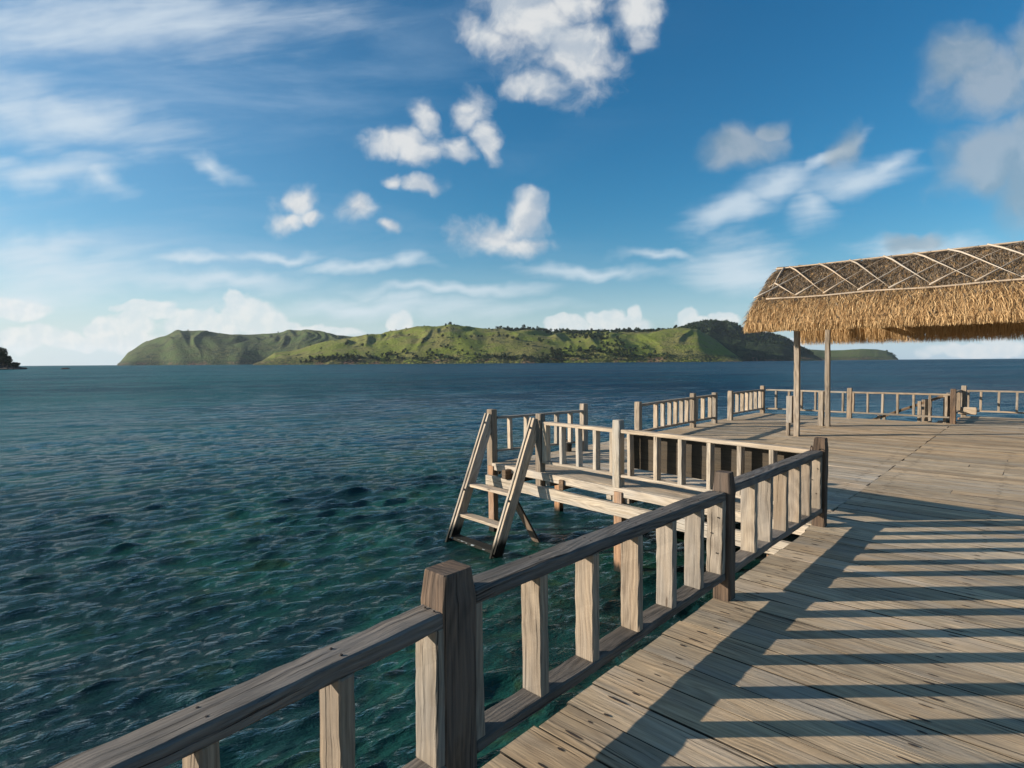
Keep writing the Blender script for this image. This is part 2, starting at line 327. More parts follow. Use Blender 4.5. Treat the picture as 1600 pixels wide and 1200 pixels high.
# ------------------------------------------------------------------ sea
def build_sea():
    az0, az1 = -1.05, 1.05
    ring = [1.2]
    while ring[-1] < 260: ring.append(ring[-1]*1.0046+0.002)
    while ring[-1] < 5600: ring.append(ring[-1]*1.05)
    ring = np.array(ring); na = 680
    th = np.concatenate([np.linspace(az0, az1, na), np.linspace(az1, 2*math.pi+az0, 46)[1:-1]])
    Rr, T = np.meshgrid(ring, th, indexing='ij')
    X = Rr*np.sin(T); Y = Rr*np.cos(T); Zz = np.zeros_like(X); DX = np.zeros_like(X); DY = np.zeros_like(X)
    cell = np.maximum(np.gradient(ring)[:, None], 0.0)*np.ones_like(X)
    inside = (np.arange(len(th)) < na)[None, :]
    cell = np.where(inside, cell, Rr*0.1)
    lam = np.exp(rs.uniform(math.log(0.13), math.log(4.0), 140))
    main = R(118)                                # heading of the wind waves
    env = 0.65+0.7*np.clip(sum(np.sin(X*kx+Y*ky+p) for kx, ky, p in [(.35, .21, 1), (-.17, .45, 2), (.6, -.5, 3), (.11, .07, 5)])/4+0.5, 0, 1)
    for i, l in enumerate(lam):
        a_ = main + rs.normal(0, 0.42 if l < 1 else 0.30)
        k = 2*math.pi/l; kx, ky = math.cos(a_)*k, math.sin(a_)*k
        amp = 0.0052*l**0.50*(1.0 if l < 0.7 else 0.46) * rs.uniform(0.5, 1.1)
        if l > 3: amp *= 0.75
        f = np.clip((l/cell-2.5)/3.0, 0, 1)
        ph = kx*X+ky*Y+rs.uniform(0, 6.28)
        e = env if l < 1.5 else 1.0
        Zz += amp*f*e*np.cos(ph); DX -= math.cos(a_)*amp*f*e*np.sin(ph)*0.9; DY -= math.sin(a_)*amp*f*e*np.sin(ph)*0.9
    X = X+DX; Y = Y+DY
    nr, nt_ = X.shape
    co = np.stack([X, Y, Zz], -1).reshape(-1, 3); co = np.vstack([co, [[0, 0, 0]]])
    idx = np.arange(nr*nt_).reshape(nr, nt_)
    a = idx[:-1, :]; b = idx[1:, :]; c = np.roll(b, -1, 1); d = np.roll(a, -1, 1)
    quads = np.stack([a, d, c, b], -1).reshape(-1, 4)
    tris = [[int(idx[0, (j+1) % nt_]), int(idx[0, j]), len(co)-1] for j in range(nt_)]
    me = bpy.data.meshes.new('sea')
    me.vertices.add(len(co)); me.vertices.foreach_set('co', co.ravel())
    nq = len(quads); me.loops.add(nq*4+len(tris)*3); me.polygons.add(nq+len(tris))
    me.loops.foreach_set('vertex_index', np.concatenate([quads.ravel(), np.array(tris).ravel()]))
    me.polygons.foreach_set('loop_start', np.concatenate([np.arange(nq)*4, nq*4+np.arange(len(tris))*3]))
    me.polygons.foreach_set('use_smooth', np.ones(nq+len(tris), bool)); me.update(); me.validate()
    m, q, bs = mat('sea_water'); me.materials.append(m)
    pos = q.node('ShaderNodeNewGeometry').outputs['Position']
    x, y, z = q.xyz(pos); dist = q.vm('LENGTH', pos); flat = q.vec(x, y, 0.0)
    rot = q.node('ShaderNodeMapping'); rot.inputs['Rotation'].default_value = (0, 0, R(-25)); q.put(rot.inputs['Vector'], flat)
    rx, ry, _ = q.xyz(rot.outputs[0])
    # colour of the water body: shallow green over the reef, blue beyond
    reef = q.noise(flat, 0.33, 5, 0.6, 0.6); reef2 = q.noise(flat, 1.6, 4, 0.6, 1.0)
    near = q.mix(q.ramp(reef, 0.40, 0.66), (0.005, 0.026, 0.027), (0.010, 0.066, 0.048))
    near = q.mix(q.m('MULTIPLY', q.ramp(reef2, 0.5, 0.75), q.ramp(reef, 0.35, 0.6)), near, (0.030, 0.060, 0.022))
    sand = q.mix(q.ramp(q.noise(flat, 0.02, 3, 0.5), 0.35, 0.65), (0.008, 0.055, 0.080), (0.024, 0.115, 0.130))
    left = q.ramp(q.m('DIVIDE', x, q.m('ADD', q.m('ABSOLUTE', y), 1.0)), 0.1, -0.75)
    deep = q.mix(left, (0.003, 0.030, 0.066), sand)
    streak = q.m('ADD', q.m('MULTIPLY', q.noise(q.vec(q.m('MULTIPLY', rx, 0.5), q.m('MULTIPLY', ry, 1.5), 4.0), 0.035, 8, 0.78), 0.6), q.m('MULTIPLY', q.noise(q.vec(q.m('MULTIPLY', rx, 0.6), ry, 8.0), 0.3, 5, 0.7), 0.4))  # light and dark streaks of the swell put into the far water's colour
    deep = q.mix(q.ramp(streak, 0.45, 0.56), deep, q.mix(left, (0.007, 0.058, 0.098), (0.03, 0.12, 0.135)))
    c = q.mix(q.ramp(dist, 9.0, 42.0), near, deep)
    # white caps: small flecks of foam
    fo = q.noise(q.vec(q.m('MULTIPLY', x, 0.22), q.m('MULTIPLY', y, 0.22), 0.0), 1.0, 7, 0.72)
    fm = q.m('MULTIPLY', q.ramp(fo, 0.69, 0.73), q.ramp(dist, 40.0, 120.0))
    c = q.mix(fm, c, (0.7, 0.75, 0.78))
    b1 = q.noise(q.vec(rx, q.m('MULTIPLY', ry, 2.6), 0.0), 3.0, 6, 0.62, 0.25)
    b2 = q.noise(q.vec(rx, q.m('MULTIPLY', ry, 2.2), 5.0), 0.7, 7, 0.66, 0.3)
    b3 = q.noise(q.vec(rx, q.m('MULTIPLY', ry, 1.5), 9.0), 0.12, 6, 0.6, 0.0)
    def ridge(n): return q.m('SUBTRACT', 1.0, q.m('MULTIPLY', q.m('ABSOLUTE', q.m('SUBTRACT', n, 0.5)), 2.0))
    h = q.m('ADD', q.m('MULTIPLY', ridge(b1), 0.10), q.m('MULTIPLY', q.m('MULTIPLY', ridge(b2), 0.75), q.ramp(dist, 12.0, 70.0)))
    h = q.m('ADD', h, q.m('MULTIPLY', q.m('MULTIPLY', ridge(b3), 3.2), q.ramp(dist, 50.0, 200.0)))
    b4 = q.noise(q.vec(rx, q.m('MULTIPLY', ry, 1.6), 13.0), 0.030, 6, 0.66, 0.0)
    h = q.m('ADD', h, q.m('MULTIPLY', q.m('MULTIPLY', ridge(b4), 16.0), q.ramp(dist, 180.0, 700.0)))
    bp = q.node('ShaderNodeBump'); bp.inputs['Strength'].default_value = 1.0; bp.inputs['Distance'].default_value = 0.42
    q.put(bp.inputs['Height'], h)
    # unresolved wavelets hide each other at grazing angles, so far water mirrors less of the sky
    fr = q.node('ShaderNodeFresnel'); fr.inputs['IOR'].default_value = 1.333; q.put(fr.inputs['Normal'], bp.outputs[0])
    gust = q.ramp(q.noise(q.vec(q.m('MULTIPLY', rx, 0.3), ry, 2.0), 0.035, 6, 0.65), 0.3, 0.7, 0.7, 1.3)
    fac = q.m('MULTIPLY', fr.outputs[0], q.m('MULTIPLY', q.ramp(dist, 5.0, 120.0, 0.80, 0.46), gust), clamp=True)
    df = q.node('ShaderNodeBsdfDiffuse'); q.put(df.inputs['Color'], c); q.put(df.inputs['Normal'], bp.outputs[0])
    gl = q.node('ShaderNodeBsdfGlossy'); gl.inputs['Color'].default_value = (1, 1, 1, 1); q.put(gl.inputs['Roughness'], q.ramp(dist, 10.0, 200.0, 0.05, 0.18)); q.put(gl.inputs['Normal'], bp.outputs[0])
    mx = q.node('ShaderNodeMixShader'); q.put(mx.inputs[0], fac); m.node_tree.links.new(df.outputs[0], mx.inputs[1]); m.node_tree.links.new(gl.outputs[0], mx.inputs[2])
    m.node_tree.links.new(mx.outputs[0], m.node_tree.nodes['Material Output'].inputs[0]); m.node_tree.nodes.remove(bs)
    o = bpy.data.objects.new('sea', me); sc.collection.objects.link(o); o.location = (0, 0, SEA_Z); o['kind'] = 'structure'
    return o
build_sea()

# ------------------------------------------------------------------ distant hills
HORZ = lambda px: 565.5-0.0072*(px-800)
def hill_material(name, grass, dry, bush, bush_lo, bush_hi, cliff=(0.20, 0.115, 0.075)):
    m, q, b = mat(name)
    pos = q.node('ShaderNodeNewGeometry').outputs['Position']; x, y, z = q.xyz(pos)
    n = q.noise(pos, 0.012, 6, 0.6); n2 = q.noise(pos, 0.055, 5, 0.65); n3 = q.noise(pos, 0.16, 4, 0.6)
    c = q.mix(q.ramp(n, 0.40, 0.60), grass, dry)
    c = q.mix(q.m('MULTIPLY', n3, 0.5), c, [v*0.55 for v in grass])
    bm = q.ramp(q.m('ADD', q.m('MULTIPLY', n2, 0.6), q.m('MULTIPLY', n, 0.4)), bush_lo, bush_hi)
    c = q.mix(bm, c, bush)
    low = q.m('ADD', z, q.m('MULTIPLY', q.m('SUBTRACT', n2, 0.5), 22.0))
    c = q.mix(q.m('MULTIPLY', q.ramp(low, 12.0, 7.0), q.ramp(q.noise(pos, 0.02, 4, 0.6), 0.46, 0.58)), c, cliff)
    c = q.mix(q.m('MULTIPLY', q.ramp(low, 18.0, 13.0), q.ramp(n3, 0.4, 0.55)), c, bush)
    q.put(b.inputs['Base Color'], c); b.inputs['Roughness'].default_value = 0.95; b.inputs['Specular IOR Level'].default_value = 0.1
    bp = q.node('ShaderNodeBump'); bp.inputs['Strength'].default_value = 0.9; bp.inputs['Distance'].default_value = 5.0
    q.put(bp.inputs['Height'], q.m('ADD', n3, n2)); q.put(b.inputs['Normal'], bp.outputs[0])
    return m
def fbm(x, y, sd, oc=5):
    out = np.zeros(np.shape(x)); a_ = 1.0; tot = 0
    r_ = np.random.RandomState(sd)
    f = 1.0
    for i in range(oc):
        acc = 0
        for j in range(5):
            t = r_.uniform(0, 6.28); kx, ky, p = math.cos(t)*f, math.sin(t)*f, r_.uniform(0, 6.28)
            acc = acc + np.sin(x*kx*2+y*ky*2+p+1.3*np.sin(y*kx-x*ky+p*2))
        out += a_*acc/3; tot += a_; a_ *= 0.5; f *= 2.03
    return out/tot
HILLS = {}
def hill(name, sil, d_shore, d_ridge, depth_back, material, sd, gully=0.30, gk=26.0, nx=420, ny=110, inward=0.0):
    px = np.linspace(sil[0][0], sil[-1][0], nx); ysil = np.interp(px, [q[0] for q in sil], [q[1] for q in sil])
    hor = 565.5-0.0072*(px-800)
    edge = np.clip(np.minimum(px-px[0], px[-1]-px)/40.0, 0, 1)
    t = np.concatenate([np.linspace(-0.04, 1.0, ny-30), 1+np.linspace(0.03, 1, 30)*depth_back])
    PX, T = np.meshgrid(px, t, indexing='xy')
    wob = 0.10*fbm((PX-600)/60.0, PX*0, sd+5, 3)
    Y = d_shore*(1+wob*0.35)+(d_ridge-d_shore)*T
    U_ = (PX-800)/889.0; X = U_*Y
    Hr = (hor-ysil)/889.0*d_ridge + EYE - SEA_Z
    Hr = np.maximum(Hr, 0.5)
    Tc = np.clip(T, 0, 1)
    prof = np.where(T <= 1, np.sin(Tc*math.pi/2)**0.85, np.cos(np.clip((T-1)/depth_back, 0, 1)*math.pi/2))
    # spurs and gullies run down from the ridge
    wx = PX/gk + 0.9*fbm(PX/90.0, T*1.5, sd+1, 3)
    g1 = fbm(wx, T*0.9, sd+2, 4); g2 = 0.8-2*np.abs(fbm(wx*1.7+3, T*1.6, sd+3, 3))
    win = np.sin(np.clip(Tc, 0, 1)*math.pi)**0.8*(T < 1)
    z = Hr[None, :]*prof*(1 + gully*win*(g1*0.8+g2*0.45)) + 1.4*fbm(X/26.0, Y/26.0, sd+4, 4)*win
    z = z*np.minimum(1, (T+0.04)/0.05) + SEA_Z - 0.5*(T < 0.0)
    z = np.where(T <= -0.02, SEA_Z-6.0, z)
    z = np.where((PX == px[0]) | (PX == px[-1]), np.minimum(z, SEA_Z-1.0), z)
    nyy, nxx = X.shape
    co = np.stack([X, Y, z], -1).reshape(-1, 3); idx = np.arange(nyy*nxx).reshape(nyy, nxx)
    qd = np.stack([idx[:-1, :-1], idx[:-1, 1:], idx[1:, 1:], idx[1:, :-1]], -1).reshape(-1, 4)
    me = bpy.data.meshes.new(name); me.from_pydata(co.tolist(), [], qd.tolist()); me.polygons.foreach_set('use_smooth', [True]*len(qd))
    me.materials.append(material); me.update()
    o = bpy.data.objects.new(name, me); sc.collection.objects.link(o); o['kind'] = 'structure'
    HILLS[name] = (px, t, X, Y, z)
    return o
M_hw = hill_material('headland_grass', (0.072, 0.105, 0.034), (0.100, 0.105, 0.042), (0.020, 0.036, 0.018), 0.50, 0.60)  # headland grass is a darker green than the main hill's
M_hm = hill_material('hill_grass', (0.150, 0.180, 0.030), (0.190, 0.170, 0.062), (0.022, 0.034, 0.012), 0.545, 0.615)
M_hd = hill_material('wooded_hill', (0.040, 0.060, 0.022), (0.050, 0.060, 0.026), (0.013, 0.024, 0.012), 0.42, 0.52)
M_hf = hill_material('far_point_grass', (0.085, 0.115, 0.030), (0.10, 0.11, 0.05), (0.030, 0.045, 0.022), 0.55, 0.66)
hill('hill_headland', [(183,569),(188,566),(200,553),(215,543),(230,536),(250,528),(262,524),(278,519),(292,517.5),(315,518.5),(340,522),(360,524),(390,523),(440,519.5),(480,519),(520,524),(560,527),(620,530),(680,540),(740,556),(770,566)],
     2100, 2700, 0.7, M_hw, 3, 0.24, 46.0)
hill('hill_grassland', [(395,569),(410,564),(430,552),(470,546),(500,538),(540,532),(580,526),(600,522),(640,516),(690,511.5),(704,509),(735,515),(760,518),(800,519),(840,519),(870,517.5),(900,520),(960,521.5),(1020,520),(1060,518),(1090,520),(1120,535),(1150,556),(1162,563.5)],
     1290, 1800, 0.6, M_hm, 11, 0.24, 62.0)
hill('hill_wooded', [(1010,562),(1020,540),(1040,522),(1060,516),(1085,508),(1110,503),(1135,504),(1150,509),(1165,518),(1200,522),(1225,528),(1245,540),(1262,549),(1275,556),(1285,561.8)],
     1700, 2150, 0.6, M_hd, 21, 0.12, 55.0, 260)
hill('hill_far_point', [(1180,561),(1200,552),(1230,546),(1262,546),(1290,547.5),(1320,547),(1345,545.5),(1370,546),(1385,548.5),(1394,553),(1400,558),(1404,561)],
     2700, 3100, 0.6, M_hf, 31, 0.10, 50.0, 200)

# ------------------------------------------------------------------ trees
def leaf_material(name, c):
    m, q, b = mat(name)
    at = q.node('ShaderNodeAttribute', attribute_name='tint').outputs['Fac']
    q.put(b.inputs['Base Color'], q.mix(at, [x*0.45 for x in c], [x*1.7 for x in c])); b.inputs['Roughness'].default_value = 0.8; b.inputs['Specular IOR Level'].default_value = 0.15
    return m
M_leaf = leaf_material('dark_foliage', (0.022, 0.038, 0.013)); M_leaf2 = leaf_material('olive_foliage', (0.035, 0.052, 0.016))
M_leafn = leaf_material('islet_foliage', (0.018, 0.028, 0.011)); M_trunk = plain('bark', (0.09, 0.07, 0.05), 0.9)  # M_leafn: deeper green leaf colour of the islet trees
def crown_mesh(mb, c, rx, rz, n, leaf, sd, lumps=6, mi=0):
    r_ = random.Random(sd); L = []
    for i in range(lumps):
        a_ = r_.uniform(0, 6.28); d = r_.uniform(0.1, 0.46)
        L.append((Vector((math.cos(a_)*rx*d, math.sin(a_)*rx*d, r_.uniform(-0.45, 0.55)*rz)), r_.uniform(0.34, 0.58)))
    for i in range(n):
        lc, lr = r_.choice(L); v = Vector((r_.gauss(0, 1), r_.gauss(0, 1), r_.gauss(0, 1))).normalized()*r_.uniform(0.55, 1.05)
        p = Vector(c)+lc+Vector((v.x*lr*rx, v.y*lr*rx, v.z*lr*rz))
        a1 = Vector((r_.gauss(0, 1), r_.gauss(0, 1), r_.gauss(0, 1))).normalized(); a2 = a1.orthogonal().normalized()
        s_ = leaf*r_.uniform(0.6, 1.3)
        mb.add([p-a1*s_, p+a2*s_*0.6, p+a1*s_, p-a2*s_*0.6], [[0, 1, 2, 3]], [[(0, 0)]*4], r_.random(), mi)
def far_tree(sd, h, w, m_leaf):
    mb = MB(); r_ = random.Random(sd)
    mb.tube([(0, 0, -0.8), (r_.uniform(-.2, .2), 0, h*0.35), (r_.uniform(-.4, .4), r_.uniform(-.4, .4), h*0.7)], 0.28, 5, 1, 0.4)
    for k in range(3): mb.tube([(0, 0, h*0.3), (r_.uniform(-1, 1)*w*.3, r_.uniform(-1, 1)*w*.3, h*.62)], 0.14, 4, 1, 0.5)
    crown_mesh(mb, (0, 0, h*0.58), w*0.62, h*0.46, 200, 1.0, sd, 7)
    o = mb.build('hill_tree', [m_leaf, M_trunk]); return o
protos = [far_tree(40+i, h*1.35, w*1.35, m_) for i, (h, w, m_) in enumerate([(6.5, 6.5, M_leaf), (8.5, 7.5, M_leaf), (5.0, 7.0, M_leaf2), (7.5, 6.0, M_leaf2), (3.6, 5.0, M_leaf)])]
used = [False]*len(protos)
def terrain_at(name, px, t):
    P, T, X, Y, Z_ = HILLS[name]; i = min(max(np.searchsorted(P, px), 1), len(P)-1); j = min(max(np.searchsorted(T, t), 1), len(T)-1)
    fi = (px-P[i-1])/(P[i]-P[i-1]); fj = (t-T[j-1])/(T[j]-T[j-1])
    def L(Q): return (Q[j-1, i-1]*(1-fi)+Q[j-1, i]*fi)*(1-fj)+(Q[j, i-1]*(1-fi)+Q[j, i]*fi)*fj
    return Vector((L(X), L(Y), L(Z_)))
def place_tree(hname, px, t, k, s_, label, group):
    p = terrain_at(hname, px, t)
    if p.z < SEA_Z+0.6: return
    o = protos[k] if not used[k] else protos[k].copy()
    if used[k]: sc.collection.objects.link(o)
    used[k] = True
    o.location = p; o.scale = (s_, s_, s_*random.uniform(0.85, 1.15)); o.rotation_euler = (0, 0, random.uniform(0, 6.28))
    if label in (L_ridge, L_slope, L_shore):
        zone = [z_ for lim, z_ in ((480, 'at the far left foot of the green hill'), (560, 'at the left end of the green hill'), (640, 'on the left shoulder of the green hill'), (690, 'just left of the highest crown'),
            (725, 'under the highest crown'), (762, 'just right of the highest crown'), (805, 'above the ladder'), (865, 'between ladder and back landing post'), (930, 'above the back landing post'),
            (985, 'above the front landing post'), (1050, 'above the start of the side railing'), (9999, 'near the foot of the wooded hill')) if px < lim][0]
        size = 'tiny' if s_ < 0.7 else 'small' if s_ < 1.0 else 'fair-sized' if s_ < 1.25 else 'large'
        shape = ('round', 'tall', 'flat olive', 'narrow olive', 'low bushy')[k]
        where = 'skyline' if label == L_ridge else 'shoreline' if label == L_shore else ('lower-slope' if t < 0.33 else 'mid-slope' if t < 0.6 else 'upper-slope')
        label = '%s %s %s tree %s' % (size, shape, where, zone)
    o['label'] = label; o['category'] = 'tree'; o['group'] = group
L_ridge = 'small dark tree standing on the skyline of the grassy hills across the water'
L_slope = 'dark round tree dotted on the open green slope across the water'
L_shore = 'dark bushy tree at the foot of the green hills by the shoreline'
RIDGE_LABEL = {704: 'biggest dark tree crowning the highest green hill across the water', 698: 'smaller tree touching the left side of the big tree on the highest green hill',
  711: 'small tree touching the right side of the big tree on the highest green hill', 730: 'left tree of the close pair on the skyline right of the highest green hill', 734: 'right tree of the close pair on the skyline right of the highest green hill',
  759: 'large bushy skyline tree straight above the ladder, where the woodland begins', 764: 'skyline tree pressed against the right of the bushy one above the ladder', 646: 'lone skyline tree halfway up the left shoulder of the highest green hill',
  628: 'skyline tree left of the lone one on the left shoulder of the green hill', 612: 'skyline tree near the foot of the left shoulder of the green hill', 680: 'small skyline tree just left of the crown of the highest green hill',
  745: 'small skyline tree between the close pair and the bushy tree above the ladder', 606: 'small skyline tree where the headland crest meets the green hill', 590: 'leftmost small skyline tree of the green hill, in front of the headland', 722: 'small skyline tree left of the close pair, right of the highest green hill'}
for px, s_ in [(704,1.7),(698,1.1),(711,1.0),(730,1.0),(734,.9),(759,1.6),(764,1.2),(646,1.0),(628,.9),(612,1.0),(680,.8),(745,.8),(606,.7),(590,.6),(722,.7)]:
    place_tree('hill_grassland', px, random.uniform(0.97, 1.02), random.randrange(4), s_, RIDGE_LABEL[px], 'trees on the skyline of the hills')
for i in range(60):
    px = random.uniform(766, 1095); place_tree('hill_grassland', px, random.uniform(0.80, 1.06), random.randrange(5), random.uniform(0.8, 1.5), L_ridge, 'trees on the skyline of the hills')
spots = [(728,.33),(720,.30),(735,.36),(752,.42),(750,.38),(662,.26),(690,.30),(660,.24),(683,.33),(796,.40),(800,.37),(812,.36),(782,.50),(856,.30),(840,.34),(845,.28),(778,.46),(702,.48),(640,.45),(770,.32),(826,.26),(905,.30),(600,.55),(570,.3),(545,.35),(500,.3)]
for px, t in spots: place_tree('hill_grassland', px+random.uniform(-3, 3), t+random.uniform(-.03, .03), random.randrange(5), random.uniform(0.8, 1.4), L_slope, 'trees dotted on the green slopes')
for i in range(45):
    place_tree('hill_grassland', random.uniform(430, 1080), random.uniform(0.12, 0.9), random.choice([2, 4, 4]), random.uniform(0.4, 0.9), L_slope, 'trees dotted on the green slopes')
for i in range(70):
    px = random.choice([random.uniform(640, 760), random.uniform(860, 1030), random.uniform(860, 1000), random.uniform(480, 640)])
    place_tree('hill_grassland', px, random.uniform(0.06, 0.17), random.randrange(5), random.uniform(0.6, 1.2), L_shore, 'trees along the foot of the hills')
for px, lab in ((296, 'tiny dark tree on the left brow of the dark headland'), (345, 'tiny dark tree right of the left brow of the dark headland'), (436, 'dark tree on the middle of the dark headland crest'),
                (470, 'dark tree on the right-hand rise of the dark headland'), (505, 'tiny dark tree where the dark headland crest starts to fall')):
    place_tree('hill_headland', px, 1.0, random.randrange(4), random.uniform(0.7, 1.1), lab, 'trees on the headland crest')
# closed woodland on the dark hill and along the back of the grassland: one mass nobody could count; mid-slope clumps stand in for shade
def woodland(name, spans, leaf, n_leaf):
    mb = MB()
    for hname, p0, p1, t0, t1, cnt in spans:
        for i in range(cnt):
            px, t = random.uniform(p0, p1), random.uniform(t0, t1); p = terrain_at(hname, px, t)
            if p.z < 1.0: continue
            rr = random.uniform(4.0, 8.0); crown_mesh(mb, p+Vector((0, 0, rr*0.5)), rr*1.15, rr*0.9, n_leaf, leaf, i+int(px*7), 3)
    return tag(mb.build(name, M_leaf), kind='stuff', label='dense dark green woodland covering the hill tops across the water, with clumps added for slope shade')
woodland('woodland', [('hill_wooded', 1030, 1270, 0.35, 1.03, 560), ('hill_wooded', 1060, 1262, 0.93, 1.02, 170), ('hill_grassland', 775, 1100, 0.80, 1.04, 420), ('hill_grassland', 885, 925, 0.55, 0.85, 40), ('hill_grassland', 915, 950, 0.4, 0.62, 30), ('hill_grassland', 860, 1010, 0.05, 0.2, 60), ('hill_grassland', 940, 975, 0.2, 0.45, 24), ('hill_far_point', 1385, 1399, 0.5, 1.0, 12), ('hill_grassland', 470, 640, 0.03, 0.12, 60), ('hill_grassland', 640, 1050, 0.02, 0.09, 70)], 2.1, 34)  # diagonal spans down the grassland are trees added in place of slope shade

# islet with trees at the far left, and a low rock off it
def rock_mesh(name, pts, hts, depth, base, material):
    pass
def blob_rock(name, c, rx, ry, rz, sd, material, sub=4):
    bm = bmesh.new(); bmesh.ops.create_icosphere(bm, subdivisions=sub, radius=1.0)
    for v in bm.verts:
        p = v.co.copy(); k = 1+0.32*mnoise.fractal(p*1.6+Vector((sd, 0, 0)), 1.0, 2.0, 4)+0.10*mnoise.noise(p*6+Vector((sd, 3, 1)))
        v.co = Vector((p.x*rx*k, p.y*ry*k, p.z*rz*k))
    me = bpy.data.meshes.new(name); bm.to_mesh(me); bm.free(); me.materials.append(material)
    o = bpy.data.objects.new(name, me); sc.collection.objects.link(o); o.location = c; return o
M_rock = plain('dark_shore_rock', (0.035, 0.028, 0.025), 0.9)
isl = blob_rock('rocky_islet', (-428, 432, SEA_Z-1.5), 55, 24, 9.0, 7.0, M_rock, 5)
isl['kind'] = 'structure'
blob = blob_rock('low_rock', (-323.5, 412, SEA_Z-0.3), 3.2, 2.0, 1.35, 5.0, M_rock, 3)
tag(blob, 'low dark rock breaking the water surface just right of the wooded islet', 'rock')
def islet_tree(x, y, z, h, w, sd, label):
    t = thing('tree', label, 'tree', (x, y, z), 'trees on the islet at the left edge'); r_ = random.Random(sd)
    top = Vector((x+r_.uniform(-1, 1), y, z+h*0.6)); mb = MB()
    mb.tube([(x, y, z-2), (x+r_.uniform(-.6, .6), y, z+h*0.3), top], 0.38, 7, 0, 0.45)
    for k in range(5):
        a_ = r_.uniform(0, 6.28); s0 = Vector((x, y, z+h*r_.uniform(.25, .5)))
        mb.tube([s0, s0+Vector((math.cos(a_)*w*.3, math.sin(a_)*w*.3, h*.25))], 0.16, 5, 0, 0.4)
    mb.build('trunk', M_trunk, t)
    mb = MB(); crown_mesh(mb, (x, y, z+h*0.60), w*0.6, h*0.45, 1500, 0.42, sd, 11); mb.build('crown', M_leafn, t)
islet_tree(-383, 425, 4.0, 11.5, 12, 1, 'tallest dark tree on the islet, cut by the left edge of the view')
islet_tree(-378, 423, 2.6, 10.5, 9, 2, 'dark leafy tree on the islet beside the tallest one')
islet_tree(-373, 421, 1.2, 7.6, 8, 3, 'lower dark tree sloping down towards the tip of the islet')
islet_tree(-366, 418, -0.6, 4.6, 9, 4, 'low spreading bushy tree at the seaward tip of the islet')
islet_tree(-379, 418, 0.8, 6.5, 9, 5, 'dark bushy tree in front of the taller islet trees')
islet_tree(-402, 432, 7.0, 12.5, 12, 6, 'dark tree at the back of the islet, farthest to the left')

# ------------------------------------------------------------------ jetty deck
deck = thing('jetty_deck', 'weathered grey timber jetty deck of wide planks on piles over the sea', 'jetty', W(4, 0, 0))
S_NEAR_END, N_EDGE, N_OUT = 22.15, -1.745, -6.93
def near_edge_n(s): return N_EDGE if s > 1.3 else N_EDGE + (1.3-s)*0.068
pl = MB()
def plank_row(p_start, p_end, width, joists, first_off, mi=0):
    """one row of boards from p_start to p_end (Vectors at z 0), butt-jointed"""
    d = (p_end-p_start); L = d.length; d.normalize(); side = Vector((-d.y, d.x, 0)); x = 0.0; cuts = [0.0]
    x = first_off
    while x < L-0.9: cuts.append(x); x += random.choice([3.51, 4.68, 3.51, 4.68, 2.34])
    cuts = [c_ for c_ in cuts if c_ == 0 or c_ > 0.8]; cuts.append(L)
    for a_, b_ in zip(cuts[:-1], cuts[1:]):
        e0 = random.uniform(-0.018, 0.018) if a_ == 0 else 0.0025; e1 = 0.0025
        q0 = p_start+d*(a_+e0); q1 = p_start+d*(b_-e1); z = -0.02+random.uniform(-0.0012, 0.0012)
        w = width-random.uniform(0.006, 0.012)
        q0.z = z+random.uniform(-.0012, .0012); q1.z = z+random.uniform(-.0012, .0012)
        pl.timber(q0, q1, w, 0.04, side, bev=0.0018, jit=0.0009, seg=0.3, mi=mi)
        for jn in joists:
            if a_+0.05 < jn < b_-0.05 and q0.length < 14:
                for sg in (-1, 1):
                    c = p_start+d*(jn+random.uniform(-.03, .03))+side*(sg*width*random.uniform(.22, .32)); c.z = 0.0022
                    l_ = random.uniform(0.012, 0.03)*random.choice([1, 1, 1.8]); w_ = random.uniform(0.005, 0.009)
                    pts = [c+d*(math.cos(t)*l_*(1.5 if math.cos(t) > 0 else 1))+side*(math.sin(t)*w_) for t in [k*math.pi/4 for k in range(8)]]
                    pl.add(pts, [list(range(8)) if side.cross(d).z < 0 else list(range(7, -1, -1))], [[(0, 0)]*8], 0.5, 1)
s = -5.0; row = 0
while s < S_NEAR_END:
    w = random.uniform(0.235, 0.262); sm = s+w/2; n0 = near_edge_n(sm)
    nmax = 12.0 if sm > 2 else 9.0
    plank_row(W(sm, n0), W(sm, nmax), w, [jn-n0 for jn in (-1.56, -0.39, 0.78, 1.95, 3.12, 4.29, 5.46)], random.choice([5.85, 7.02, 8.19]) if sm < 9 else random.choice([-1, 0.9, 4.68, 5.85, 7.02]))
    s += w; row += 1
# left-hand extension: planks run from the joint line out to the far side
PA0, PA1 = W(6.53, N_EDGE-0.004), W(6.985, N_OUT)       # its near edge
PB0, PB1 = W(19.30, N_EDGE-0.004), W(19.42, N_OUT)
nrow = 50
for i in range(nrow):
    f = (i+0.5)/nrow; a_ = PA0.lerp(PB0, f); b_ = PA1.lerp(PB1, f)
    plank_row(a_, b_, (PB0-PA0).length/nrow, [0.2, 1.4, 2.6, 3.8, 5.0], random.choice([-1, 2.34, 2.34, 3.51]), 2 if i < 16 else 0)
pl.build('planking', [M_plank, M_nail, M_palep], deck)
